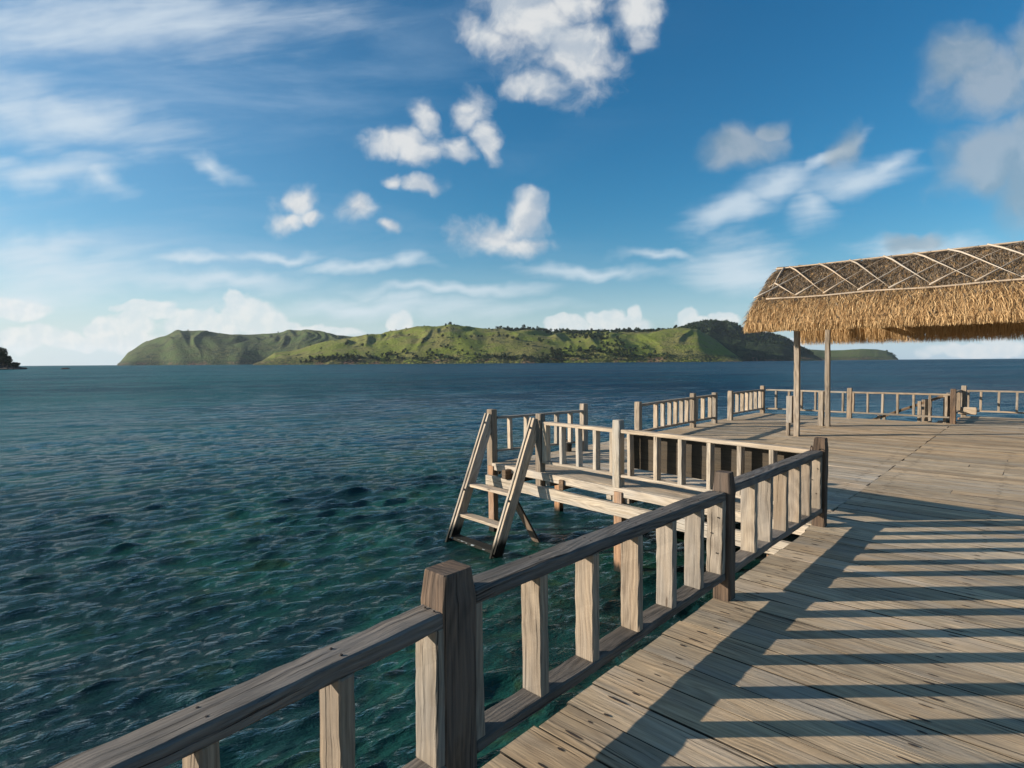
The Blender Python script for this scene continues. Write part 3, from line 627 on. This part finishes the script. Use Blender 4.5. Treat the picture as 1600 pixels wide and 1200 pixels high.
# edge boards, bearers, joists, piles
DN = Vector((A2.x, A2.y, 0))
def part(name, m, *args, parent=deck, **kw): return MB().timber(*args, **kw).build(name, m, parent)
outw = (PA0-W(6.9, -1.7)).normalized()
e_dir = (PA1-PA0).normalized(); o_dir = Vector((e_dir.y, -e_dir.x, 0))
if o_dir.dot(Vector((-1, -1, 0))) < 0: o_dir = -o_dir
part('edge_board', M_pale, PA0+o_dir*0.028+Vector((0, 0, -.062))+e_dir*0.02, PA1+o_dir*0.028+Vector((0, 0, -.062))+e_dir*0.03, 0.12, 0.05, Z3)
part('bearer', M_pale, PA0+o_dir*0.10+Vector((0, 0, -.29))-e_dir*0.10, PA1+o_dir*0.10+Vector((0, 0, -.29))+e_dir*0.10, 0.17, 0.07, Z3, jit=0.004)
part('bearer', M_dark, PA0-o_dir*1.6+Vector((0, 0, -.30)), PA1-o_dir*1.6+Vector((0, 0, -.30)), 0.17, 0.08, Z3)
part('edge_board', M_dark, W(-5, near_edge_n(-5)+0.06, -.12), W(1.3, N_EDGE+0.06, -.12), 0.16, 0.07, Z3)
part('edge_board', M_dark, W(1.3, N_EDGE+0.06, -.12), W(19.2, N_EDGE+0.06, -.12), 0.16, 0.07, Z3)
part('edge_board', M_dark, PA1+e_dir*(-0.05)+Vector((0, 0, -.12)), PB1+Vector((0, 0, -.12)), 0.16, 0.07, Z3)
part('edge_board', M_pale, W(19.45, N_EDGE-0.1, -.10), W(19.45, N_OUT, -.10), 0.14, 0.06, Z3)
part('edge_board', M_pale, W(22.16, N_EDGE, -.10), W(22.16, 12, -.10), 0.14, 0.06, Z3)
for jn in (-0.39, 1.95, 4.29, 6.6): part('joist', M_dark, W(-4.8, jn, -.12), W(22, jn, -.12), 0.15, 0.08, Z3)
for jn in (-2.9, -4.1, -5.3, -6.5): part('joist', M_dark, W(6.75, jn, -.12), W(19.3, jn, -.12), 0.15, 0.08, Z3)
for k in range(6): # pale joist ends showing between deck and bearer
    p = PA0.lerp(PA1, (0.10, 0.30, 0.46, 0.52, 0.75, 0.96)[k])
    MB().timber(p+o_dir*0.02+Vector((0, 0, -.165)), p-o_dir*0.9+Vector((0, 0, -.165)), 0.075, 0.085, Z3).build('joist_end', M_pale if k % 2 else M_mid, deck)
pile_at = [(6.72, -4.24), (6.98, -6.98), (6.75, -2.2), (8.6, -6.8), (10.9, -6.7), (13.8, -6.8), (16.6, -6.8), (19.2, -6.8), (19.2, -4.3), (9.8, -4.3), (9.8, -1.9), (13, -4.3), (4.1, -1.45), (1.45, -1.45), (13.2, -1.9),
           (4.1, 1.2), (1.4, 1.2), (6.9, 1.2), (-1.6, -1.2), (10, 1.2), (19.2, -1.9), (22, -1.8), (22, 2), (22, 6), (4.1, 5), (9, 5), (14, 5), (19, 5), (-1.6, 4), (1.4, 8), (9, 10), (16, 10), (21, 11)]
for k, (s_, n_) in enumerate(pile_at):
    p = W(s_, n_); part('pile', M_pile, (p.x, p.y, -2.6), (p.x, p.y, -0.05), 0.12, 0.13, A3, jit=0.003)
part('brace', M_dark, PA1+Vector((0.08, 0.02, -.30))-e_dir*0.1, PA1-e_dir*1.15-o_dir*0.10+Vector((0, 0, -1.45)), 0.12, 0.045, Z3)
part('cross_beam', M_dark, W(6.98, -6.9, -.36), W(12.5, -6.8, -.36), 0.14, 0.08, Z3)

# ------------------------------------------------------------------ railings
def post(parent, p, dirv, w_along, w_across, h=0.93, m_=None, z0=-0.30, name='post', lean=(0, 0), top=0.86):
    """p = centre of the foot on the deck"""
    mb = MB(); p = Vector(p)
    tp = lambda t: 1.0 if t < 0.985 else top
    mb.timber(p+Vector((0, 0, z0)), p+Vector((lean[0], lean[1], h)), w_along, w_across, dirv, bev=0.009, jit=0.0022, seg=0.12, taper=tp)
    return mb.build(name, m_ or M_post, parent)
def frame(parent, P0, P1, outdir, bal, wid=0.12, top=(0.815, 0.815), th_top=0.065, bot=0.155, th_bot=0.055, m_top=M_mid, m_bot=M_mid, m_bal=M_mid, b_th=0.055, set_in=0.0, posts_gap=0.0, near=False):
    """rail panel between P0 and P1 on the inner line; bal = distances of balusters from P0"""
    P0 = Vector(P0); P1 = Vector(P1); d = (P1-P0); L = d.length; d.normalize(); o = Vector(outdir)
    c = o*(wid/2+set_in)
    t0, t1 = top; sg_ = 0.07 if near else 0.18; jt = 0.0022 if near else 0.003
    tr = MB().timber(P0+c+d*posts_gap+Z3*(t0-th_top/2), P1+c-d*posts_gap+Z3*(t1-th_top/2), wid, th_top, o, bev=0.009 if near else 0.007, jit=jt, seg=sg_)
    def nail(mb, p, nrm, r_=0.0055):
        a = nrm.orthogonal().normalized(); b = nrm.cross(a); k_ = 8
        ring = [p+a*(r_*math.cos(t))+b*(r_*math.sin(t)) for t in [x*2*math.pi/k_ for x in range(k_)]]
        tip = [q_+nrm*0.004+(p-q_)*0.3 for q_ in ring]
        mb.add(ring+tip, [[i, (i+1) % k_, k_+(i+1) % k_, k_+i] for i in range(k_)]+[[k_+i for i in range(k_)]], [[(0, 0)]*4]*k_+[[(0, 0)]*k_], .5, 1)
    if near:
        for b in bal:
            f = b/L; zt = t0+(t1-t0)*f
            for off in (-.028, .026): nail(tr, P0+c+d*(b+b_th/2+random.uniform(-.01, .01))+o*(off+random.uniform(-.006, .006))+Z3*(zt+.0006), Z3, 0.006)
    tr.build('top_rail', [m_top, M_nail], parent)
    MB().timber(P0+c+d*posts_gap+Z3*bot, P1+c-d*posts_gap+Z3*bot, wid, th_bot, o, bev=0.008 if near else 0.006, jit=jt, seg=sg_).build('bottom_rail', m_bot, parent)
    for b in bal:
        f = b/L; zt = t0+(t1-t0)*f-th_top+0.004; w_ = wid-0.006+random.uniform(-.006, .002)
        q = P0+c+d*(b+b_th/2); ja, jb = d*random.uniform(-.004, .004), d*random.uniform(-.005, .005)
        mb = MB().timber(q+Z3*(bot+th_bot/2-0.004)+ja, q+Z3*zt+jb, w_, b_th+random.uniform(-.006, .006), o, bev=0.006 if near else 0.005, jit=0.0022, seg=0.06 if near else 0.16)
        if near and (b < 0.01 or b > L-0.12):
            for zz, oo in ((.62, -.03), (.50, .02), (.36, -.02)): nail(mb, q-d*(b_th/2+.003)+o*oo+Z3*zz, -d, 0.006)
        mb.build('baluster', [m_bal, M_nail], parent)
OUT = -N3
nr = thing('railing', 'long grey foreground railing with thick brown posts along the near deck edge', 'railing', W(1.45, -1.7))
post(nr, W(1.455, -1.715), A3, 0.172, 0.150, 0.935, M_post, lean=(0.004, 0))
post(nr, W(4.035+.055, -1.692), A3, 0.110, 0.128, 0.935, M_post)
post(nr, W(6.503+.055, -1.692), A3, 0.108, 0.128, 0.932, M_post)
I = -1.652
frame(nr, W(1.545, I), W(4.032, I), OUT, [0.0]+[x-1.545 for x in (1.962, 2.375, 2.817, 3.224, 3.632, 3.972)], wid=0.128, top=(0.835, 0.80), m_top=M_grey, m_bot=M_grey, near=True, bot=0.178)
frame(nr, W(4.15, I), W(6.50, I), OUT, [0.0]+[x-4.15 for x in (4.614, 4.966, 5.377, 5.745, 6.09, 6.44)], wid=0.128, top=(0.832, 0.80), m_top=M_grey, m_bot=M_grey, near=True, bot=0.178)
e1 = W(1.385, -1.645); dr = Vector((-.631, -.776, 0)); od = Vector((-.776, .631, 0))
frame(nr, e1, e1+dr*2.5, od, [0.0, 0.41, 0.83, 1.25, 1.68, 2.1, 2.44], wid=0.13, top=(0.80, 0.81), m_top=M_grey, m_bot=M_grey, near=True, bot=0.178)
pp = e1+dr*2.58+od*0.06; post(nr, pp, dr, 0.15, 0.15, 0.935)
e2 = e1+dr*2.66; frame(nr, e2, e2+dr*2.4, od, [0, .42, .84, 1.26, 1.68, 2.1, 2.34], wid=0.13, top=(0.80, 0.81), m_top=M_grey, m_bot=M_grey, near=True, bot=0.178)
hk = MB(); hp = W(6.42, -1.74, 0.80)
hk.tube([hp+A3*(0.035*math.cos(t))+Z3*(0.035*math.sin(t)+0.02) for t in [k*math.pi/7 for k in range(-1, 9)]], 0.005, 6); hk.build('iron_ring', M_iron, nr)

# landing front rail: from the near railing's end out to the ladder
B0 = W(6.503, -1.63); e = Vector(((-3.6)/5.36, 3.971/5.36, 0)); e = (W(6.951, -6.971)-B0).normalized(); o2 = Vector((e.y, -e.x, 0))
if o2.y > 0: o2 = -o2
lf = thing('railing', 'pale front railing of the ladder landing, partly backed by black boarding', 'railing', B0+e*2.6)
def E(t, off=0.0, z=0.0): return B0+e*t-o2*off+Z3*z     # off: distance inwards from the outer face line
post(lf, E(2.635+.062, .062), e, 0.125, 0.125, 0.932, M_pale, top=0.95)
post(lf, E(4.165+.06, .055), e, 0.12, 0.12, 0.925, M_mid, top=0.95)
frame(lf, E(0.10, 0.125), E(2.632, 0.125), o2, [0.0]+[x-.10-.055 for x in (0.595, 0.967, 1.341, 1.736, 2.096, 2.522)], wid=0.11, top=(0.80, 0.805), th_top=0.05, bot=0.16, th_bot=0.04, m_top=M_pale, m_bot=M_pale, m_bal=M_pale)
frame(lf, E(2.762, 0.125), E(4.162, 0.125), o2, [x-2.762-.055 for x in (2.819, 3.12, 3.452, 3.777, 4.114)]+[1.34], wid=0.11, top=(0.805, 0.80), th_top=0.05, bot=0.16, th_bot=0.04, m_top=M_pale, m_bot=M_pale, m_bal=M_pale)
MB().timber(E(0.13, 0.225, 0.50), E(2.62, 0.225, 0.50), 0.50, 0.022, Z3, bev=0.003, jit=0.001, seg=0.3).build('backing_board', M_board, lf)

# ladder into the water
ld = thing('ladder', 'pale wooden ladder with plank treads descending from the landing into the sea', 'ladder', E(4.8, 0, 0)-Z3*0.5)
def lad_pt(t, lam, off=0.0): return E(t, 0.0, 0.0)+o2*(0.04+0.85*lam+off)+Z3*(0.86-2.02*lam)
ldir = (o2*0.93-Z3*2.02).normalized(); lnrm = Vector((o2.x*2.02, o2.y*2.02, 0.93)).normalized()
for t, tag_ in ((4.28, 0), (5.40, 1)):
    part('stringer', M_lad, lad_pt(t, 0.0)-lnrm*0.075, lad_pt(t, 1.12)-lnrm*0.075, 0.17, 0.045, lnrm, parent=ld, jit=0.003)
    part('guard_batten', M_lad, lad_pt(t, 0.01)+lnrm*0.065-e*0.012, lad_pt(t, 1.06)+lnrm*0.065-e*0.012, 0.032, 0.04, lnrm, parent=ld)
    for lam in (0.08, 0.62, 1.0): part('spacer', M_lad, lad_pt(t, lam)+lnrm*0.008, lad_pt(t, lam)+lnrm*0.052, 0.035, 0.04, ldir, parent=ld, seg=.05)
for lam in (0.58, 0.812, 0.985):
    part('tread', M_lad, lad_pt(4.30, lam)-o2*0.08, lad_pt(5.38, lam)-o2*0.08, 0.17, 0.045, o2, parent=ld, jit=0.003)
M_foam = plain('sea_foam', (0.55, 0.60, 0.60), 0.6)
mb = MB()
for k in range(46):
    t_ = random.uniform(4.30, 5.40); p = lad_pt(t_, 0.985)-o2*random.uniform(-.02, .10); p.z = SEA_Z+0.045+random.uniform(0, .012); r_ = random.uniform(.008, .024)
    mb.add([p+e*(r_*1.8*math.cos(a_))+o2*(r_*math.sin(a_)) for a_ in [x*math.pi/3 for x in range(6)]], [list(range(6))], [[(0, 0)]*6], .5)
tag(mb.build('foam', M_foam), kind='stuff', label='thin line of foam washing over the lowest ladder tread')
# side railing of the landing, and its corner posts
sr = thing('railing', 'short side railing beyond the ladder, between two pale square posts', 'railing', E(5.42, .06))
C0 = E(5.36, 0.0); C1 = Vector((1.389, 11.036, 0)); ds = (C1-C0).normalized(); os_ = Vector((-ds.y, ds.x, 0))
post(sr, E(5.355+.075, .062), e, 0.15, 0.125, 0.925, M_mid, top=0.95)
post(sr, C1+ds*0.06+os_*0.06, ds, 0.12, 0.125, 0.925, M_mid, top=0.95)
Ls = (C1-C0).length
frame(sr, C0+ds*0.13, C0+ds*(Ls-0.005), os_, [0.26, 0.62, 0.96, 1.32, 1.66], wid=0.10, top=(0.80, 0.80), th_top=0.04, bot=0.19, th_bot=0.03, m_bal=M_pale)

def far_rail(label, posts, spans, out, pal=M_mid, mt=M_mid):
    """posts: list of (s,n) inner corners; spans: list of (P0,P1,[dist])"""
    t = thing('railing', label, 'railing', posts[0][0])
    for p, dv, h, m_ in posts: post(t, p, dv, 0.125, 0.13, h, m_, top=0.95)
    for P0, P1, bal in spans: frame(t, P0, P1, out, bal, wid=0.11, top=(0.80, 0.80), th_top=0.05, bot=0.17, th_bot=0.045, m_top=mt, m_bot=mt, m_bal=pal)
    return t
NI = -6.62
def SS(s_, n_=NI): return W(s_, n_)
far_rail('left side railing past the landing, with a middle post and nine wide pale balusters', [(SS(10.98, -6.46), A3, 0.86, M_mid), (SS(14.10, NI-.06), A3, 0.90, M_mid), (SS(15.40, NI-.04), A3, 0.86, M_mid)],
         [(SS(11.06, -6.47), SS(14.03), [0.0, 0.86, 1.24, 1.60, 1.94, 2.29, 2.62]), (SS(14.17), SS(15.34), [0.07, 0.50, 0.95])], OUT, M_pale)
far_rail('short railing at the far left corner of the deck, right of the gap', [(SS(16.50, -6.66), A3, 0.86, M_mid), (SS(19.29, -6.72), A3, 0.91, M_mid)],
         [(SS(16.58, -6.64), SS(19.22, -6.68), [0.10, 0.50, 0.92, 1.30, 1.67, 2.08, 2.5])], OUT, M_pale)
FS = 19.23
far_rail('far end railing of thin pale bars ending at a stout post beside the stairs', [(W(FS+.06, -4.20), N3, 0.90, M_mid), (W(FS+.06, -1.74), N3, 0.94, M_post)],
         [(W(FS, -6.60), W(FS, -4.27), [0.28, 0.67, 1.05, 1.44, 1.78, 2.2]), (W(FS, -4.13), W(FS, -1.81), [0.0, 0.37, 0.74, 1.11, 1.48, 1.85, 2.22])], A3, M_mid, M_mid)
far_rail('short linking rail between the stout post and the post behind it', [(W(22.09, -1.74), A3, 0.93, M_mid)],
         [(W(19.36, -1.80), W(22.02, -1.80), [0.02, 2.5])], OUT)
far_rail('farthest railing of thin bars, running out of view on the right', [(W(22.06, 1.0), N3, 0.92, M_mid), (W(22.06, 4.0), N3, 0.92, M_mid), (W(22.06, 7.0), N3, 0.92, M_mid)],
         [(W(22.0, -1.66), W(22.0, 0.94), [0.0, 0.30, 0.71, 1.11, 1.54, 2.0, 2.5]), (W(22.0, 1.07), W(22.0, 3.93), [0.3, .7, 1.1, 1.5, 1.9, 2.3]), (W(22.0, 4.07), W(22.0, 6.93), [0.3, .7, 1.1, 1.5, 1.9, 2.3])], A3, M_mid, M_mid)
blk = MB().timber(W(22.0, -1.86, .17), W(22.0, -1.42, .17), 0.14, 0.22, A3, bev=0.02).build('timber_block', M_pale)
bp_ = W(22.0, -1.64, 0)
tag(blk, 'pale squared timber block at the foot of the far corner post', 'timber block')

# stairs outside the far end of the deck
st = thing('boat_stairs', 'small wooden stairway with sloping dark handrail outside the far end railing', 'stairs', W(19.9, -2.0, -0.5))
def ST(x, off, z): return W(19.62+off, -1.95-x, z)
for off in (0.0, 0.75):
    part('handrail', M_dark, ST(0.0, off, .74), ST(1.95, off, -.16), 0.07, 0.05, Z3, parent=st)
    part('stringer', M_dark, ST(-0.1, off+.0, -.05), ST(2.0, off, -1.05), 0.16, 0.05, Z3, parent=st)
    for x, zt in ((0.0, .78), (0.42, .62), (0.58, .56), (1.55, .10)): part('newel', M_mid, ST(x, off, -.7 if x < 1 else -1.3), ST(x, off, zt), 0.09, 0.08, A3, parent=st)
for k in range(5): part('tread', M_dark, ST(0.1+k*.40, -0.02, -.05-k*.19), ST(0.1+k*.40, 0.78, -.05-k*.19), 0.22, 0.04, N3, parent=st)

# ------------------------------------------------------------------ thatched shelter
sh = thing('thatched_shelter', 'open shelter with a golden thatched roof netted by crossed bleached poles', 'shelter', W(15.19, -4.1))
RS, RZ, K = 15.19, 4.08, 0.65
NL, NR = -4.93, 6.2
PF, PB = 13.98, 16.53
for n_ in (-4.10, 0.55, 5.0):
    for s_, m_ in ((PF, M_mid), (PB, M_mid)):
        part('roof_post', m_, W(s_, n_, -.3), W(s_+random.uniform(-.01, .01), n_-0.03, 2.95), 0.115, 0.11, A3, parent=sh, jit=0.003)
for s_, z0 in ((PF, .30), (PB, 0.0)):                       # short posts bolted beside the roof posts
    part('side_post', M_mid, W(s_, -4.255, z0), W(s_, -4.255, 0.92), 0.13, 0.125, A3, parent=sh)
    if z0: part('side_post_foot', M_mid, W(s_-.02, -4.285, -.25), W(s_-.02, -4.285, 0.30), 0.13, 0.06, A3, parent=sh)
for s_ in (PF, PB): part('wall_plate', M_dark, W(s_, -4.6, 2.99), W(s_, 5.8, 2.99), 0.12, 0.09, Z3, parent=sh)
for n_ in (-4.10, 0.55, 5.0): part('tie_beam', M_dark, W(PF-.2, n_, 3.06), W(PB+.2, n_, 3.06), 0.12, 0.08, Z3, parent=sh)
for k in range(14):
    n_ = -4.7+k*.8
    for sg in (-1, 1): part('rafter', M_dark, W(RS, n_, RZ-.20), W(RS+sg*2.05, n_, RZ-.16-2.05*K), 0.07, 0.05, Z3, parent=sh)
# thatch profile: distance from ridge -> height of the outer skin
prof = [(0.0, 4.02), (0.12, 3.99), (0.5, 3.80), (1.0, 3.46), (1.5, 3.13), (1.75, 2.96), (1.95, 2.78), (2.08, 2.58)]
def prof_z(o): return float(np.interp(o, [p[0] for p in prof], [p[1] for p in prof]))
def straw_material(name, lite, dark_):
    m, q, b = mat(name)
    at = q.node('ShaderNodeAttribute', attribute_name='tint').outputs['Fac']; ob = q.node('ShaderNodeTexCoord').outputs['Object']
    n = q.noise(ob, 3.0, 4, 0.6)
    f = q.m('ADD', q.m('MULTIPLY', at, 0.75), q.m('MULTIPLY', n, 0.45))
    q.put(b.inputs['Base Color'], q.mix(q.ramp(f, 0.15, 1.0, smooth=False), dark_, lite)); b.inputs['Roughness'].default_value = 0.75; b.inputs['Specular IOR Level'].default_value = 0.25
    tr = q.node('ShaderNodeBsdfTranslucent'); q.put(tr.inputs[0], q.mix(0.5, dark_, lite)); mx = q.node('ShaderNodeMixShader'); mx.inputs[0].default_value = 0.22
    q.nt.links.new(b.outputs[0], mx.inputs[1]); q.nt.links.new(tr.outputs[0], mx.inputs[2]); q.nt.links.new(mx.outputs[0], q.nt.nodes['Material Output'].inputs[0])
    return m
M_straw = straw_material('fresh_eave_straw', (0.74, 0.52, 0.27), (0.27, 0.155, 0.065))
M_old = straw_material('weathered_thatch', (0.33, 0.265, 0.195), (0.10, 0.078, 0.058))
def skin(sg):
    mb = MB(); nn = 60; no = len(prof); V_ = []; F = []; UV = []
    for lay, dz_ in ((0, -0.035), (1, -0.20)):
        for i in range(nn+1):
            n_ = NL+(NR-NL)*i/nn
            for (o_, z_) in prof: 
                oo = o_ if lay == 0 else o_*0.97
                V_.append(W(RS+sg*oo, n_+0.02*math.sin(i*1.7+o_*3), z_+dz_+(0.02*math.sin(i*2.3+o_*5))))
    def id_(l, i, j): return l*(nn+1)*no+i*no+j
    for l in (0, 1):
        for i in range(nn):
            for j in range(no-1): F.append([id_(l, i, j), id_(l, i+1, j), id_(l, i+1, j+1), id_(l, i, j+1)])
    for i in range(nn): F.append([id_(0, i, no-1), id_(0, i+1, no-1), id_(1, i+1, no-1), id_(1, i, no-1)])
    for j in range(no-1):
        F.append([id_(0, 0, j), id_(0, 0, j+1), id_(1, 0, j+1), id_(1, 0, j)]); F.append([id_(0, nn, j), id_(0, nn, j+1), id_(1, nn, j+1), id_(1, nn, j)])
    mb.add(V_, F, [[(0, 0)]*4]*len(F), 0.15, 0)
    return mb
def straws(mb, cnt, fn, rng):
    for i in range(cnt):
        p, d, l, w, tint, mi = fn(rng)
        side = d.cross(Vector((rng.gauss(0, 1), rng.gauss(0, 1), rng.gauss(0, 1)))).normalized()
        mid = p+d*l*0.5+Vector((rng.uniform(-.02, .02), rng.uniform(-.02, .02), rng.uniform(-.015, .02)))*l*3; tip = p+d*l+Vector((0, 0, -0.05*l))
        mb.add([p-side*w, p+side*w, mid+side*w*.9, mid-side*w*.9, tip], [[0, 1, 2, 3], [3, 2, 4]], [[(0, 0)]*4, [(0, 0)]*3], tint, mi)
def slope_fn(sg):
    def fn(r):
        o_ = r.uniform(0.02, 2.05)**1.0; n_ = r.uniform(NL-0.02, NR); z_ = prof_z(o_)
        sl = (prof_z(min(o_+.15, 2.08))-prof_z(max(o_-.1, 0)))/0.25
        d = (A3*sg*(1+r.gauss(0, .12))+N3*r.gauss(0, 0.28)+Z3*(sl+r.gauss(.05, .14))).normalized()
        old = o_ < 1.45 + r.gauss(0, .18)
        return W(RS+sg*o_, n_, z_+r.uniform(-.03, .018)), d, r.uniform(.10, .30), r.uniform(.003, .006), r.random(), 1 if old else 0
    return fn
def eave_fn(sg):
    def fn(r):
        o_ = r.uniform(1.78, 2.13); n_ = r.uniform(NL-0.05, NR); z_ = prof_z(o_)-r.uniform(0, .18)
        d = (A3*sg*r.uniform(-.05, .38)+N3*r.gauss(0, 0.16)-Z3).normalized()
        l = r.uniform(.16, .34)+0.05*math.sin(n_*5.3)*math.sin(n_*2.1+1)
        lim = 2.43 if sg < 0 else 2.19
        if sg > 0: z_ -= r.uniform(0, .16)
        if z_-l < lim: l = max(.06, z_-lim+r.uniform(-.02, .07))
        elif sg > 0: l = min(l+.12, z_-lim+.03)
        return W(RS+sg*o_, n_, z_), d, l, r.uniform(.003, .0065), r.random()*0.9+0.1, 0
    return fn
def gable_fn(r):
    sg = r.choice([-1, 1]); o_ = r.uniform(0, 2.05); z_ = prof_z(o_)-r.uniform(0, .2)
    d = (A3*sg*r.uniform(.2, .9)-N3*r.uniform(.1, .8)-Z3*r.uniform(.4, 1)).normalized()
    return W(RS+sg*o_, NL+r.uniform(-.06, .05), z_), d, r.uniform(.08, .2), r.uniform(.003, .006), r.random(), 1 if r.random() < .5 else 0
rg = random.Random(5)
mb = skin(-1); straws(mb, 30000, slope_fn(-1), rg); straws(mb, 26000, eave_fn(-1), rg); straws(mb, 3000, gable_fn, rg)
mb.build('front_thatch', [M_straw, M_old], sh)
mb = skin(1); straws(mb, 7000, slope_fn(1), rg); straws(mb, 22000, eave_fn(1), rg)
mb.build('rear_thatch', [M_straw, M_old], sh)
# ridge roll
mb = MB()
for k in range(46):
    n0 = NL-0.03+k*.245; mb.tube([W(RS+rg.uniform(-.03, .03), n0, 3.99+rg.uniform(-.01, .02)+(.05 if k < 3 else 0)), W(RS+rg.uniform(-.03, .03), n0+.30, 3.99+rg.uniform(-.01, .02)+(.04 if k < 2 else 0))], 0.045, 7, 0)
def ridge_fn(r):
    a_ = r.uniform(0, 6.28); return W(RS+.05*math.cos(a_), r.uniform(NL-.03, NR), 3.99+.045*math.sin(a_)), (N3*r.choice([-1, 1])+A3*r.gauss(0, .25)+Z3*r.gauss(0, .2)).normalized(), r.uniform(.1, .3), .004, r.random(), 0
straws(mb, 3500, ridge_fn, rg); mb.build('ridge_roll', [M_old, M_straw], sh)
# netting of crossed poles
def RP(n_, o_, lift=0.035): return W(RS-o_, n_, prof_z(o_)+lift)
def pole(nm, a_, b_, r_=0.018, lift=0.035):
    pts = [RP(a_[0]+(b_[0]-a_[0])*t, a_[1]+(b_[1]-a_[1])*t, lift+rg.uniform(-.006, .006)) for t in (0, .2, .4, .6, .8, 1)]
    MB().tube(pts, r_, 7, 0, 0.13).build(nm, M_bamboo, sh)
down = [(-4.65, -3.51), (-3.99, -2.83), (-3.35, -2.30), (-2.68, -1.62), (-2.14, -0.93), (-1.54, -0.30), (-0.90, 0.35)]
upp = [(-5.0, -3.81), (-4.07, -3.07), (-3.51, -2.50), (-2.86, -1.79), (-2.31, -1.00), (-1.64, -0.33), (-0.95, 0.30)]
for k in range(7): down.append((-0.25+k*.65, 1.0+k*.65)); upp.append((-0.3+k*.65, .95+k*.65))
for a_, b_ in upp: pole('lattice_pole', (max(a_, -4.98), 1.5), (b_, .13), 0.021, 0.07)
for a_, b_ in down: pole('lattice_pole', (a_+.04, .19), (b_, 1.52), 0.022, 0.09)
pole('lattice_pole', (-4.72, .9), (-4.07, 1.5), 0.02, 0.06); pole('lattice_pole', (-4.82, 1.0), (-4.27, .15), 0.016, .03)
pole('gable_pole', (-4.76, .14), (-4.70, 1.46), 0.030, 0.045)
MB().tube([RP(n_, 1.5+.02*math.sin(n_*3), .02) for n_ in np.arange(-4.72, 5.9, .4)], 0.02, 6).build('batten', M_bamboo, sh)
MB().tube([RP(n_, .13, .05) for n_ in np.arange(-4.95, 5.9, .4)], 0.018, 6).build('batten', M_bamboo, sh)
MB().tube([W(RS-.02, n_, 4.05) for n_ in np.arange(-4.75, 5.9, .5)], 0.016, 6).build('batten', M_bamboo, sh)

# ------------------------------------------------------------------ air between here and the hills
hm = bpy.data.materials.new('haze_air'); hm.use_nodes = True; ht = hm.node_tree; ht.nodes.clear()
pv = ht.nodes.new('ShaderNodeVolumePrincipled'); pv.inputs['Color'].default_value = (0.80, 0.90, 1.0, 1); pv.inputs['Density'].default_value = 0.00003; pv.inputs['Anisotropy'].default_value = 0.2
mo = ht.nodes.new('ShaderNodeOutputMaterial'); ht.links.new(pv.outputs[0], mo.inputs['Volume'])
bm = bmesh.new(); bmesh.ops.create_cube(bm, size=1.0)
for v in bm.verts: v.co = Vector((v.co.x*11800, v.co.y*11800, (SEA_Z-9.0) if v.co.z < 0 else 175.0))
hme = bpy.data.meshes.new('haze'); bm.to_mesh(hme); bm.free(); hme.materials.append(hm)
haze = bpy.data.objects.new('haze', hme); sc.collection.objects.link(haze); haze['kind'] = 'stuff'

# ------------------------------------------------------------------ small things
bx = Vector((1.09, 11.02, 0)); bb = thing('black_bucket', 'small black bucket standing on the landing by its back corner post', 'bucket', bx)
mb = MB(); n_ = 16; prof_b = [(0.055, 0.0), (0.062, 0.01), (0.075, 0.20), (0.080, 0.205), (0.080, 0.22), (0.070, 0.22), (0.066, 0.20), (0.055, 0.02), (0.0, 0.02)]
V_ = []; F = []
for r_, z_ in prof_b:
    for k in range(n_): V_.append(bx+Vector((r_*math.cos(k*2*math.pi/n_), r_*math.sin(k*2*math.pi/n_), z_+.004)))
for i in range(len(prof_b)-1):
    for k in range(n_): F.append([i*n_+k, i*n_+(k+1) % n_, (i+1)*n_+(k+1) % n_, (i+1)*n_+k])
F.append([k for k in range(n_-1, -1, -1)]); mb.add(V_, F, [[(0, 0)]*len(f) for f in F], .5, 0, True); mb.build('body', M_black, bb)
MB().tube([bx+Vector((0.078*math.cos(t)-0.0, 0.02, 0.20-0.09*math.sin(t)*-1)) for t in [k*math.pi/8 for k in range(9)]], 0.004, 5).build('handle', M_iron, bb)
fl = MB(); fc = E(3.55, 0.55, -0.17)
fl.tube([fc, fc+e*0.03, fc+e*0.10, fc+e*0.13], 0.035, 10, 0); fl.tube([fc-e*0.05, fc], 0.015, 8, 0)
tag(fl.build('plastic_bottle', M_blue, base=fc), 'blue plastic bottle lodged on the beam beneath the landing', 'bottle')
for o in list(bpy.data.objects):
    if '_base' in o: del o['_base']
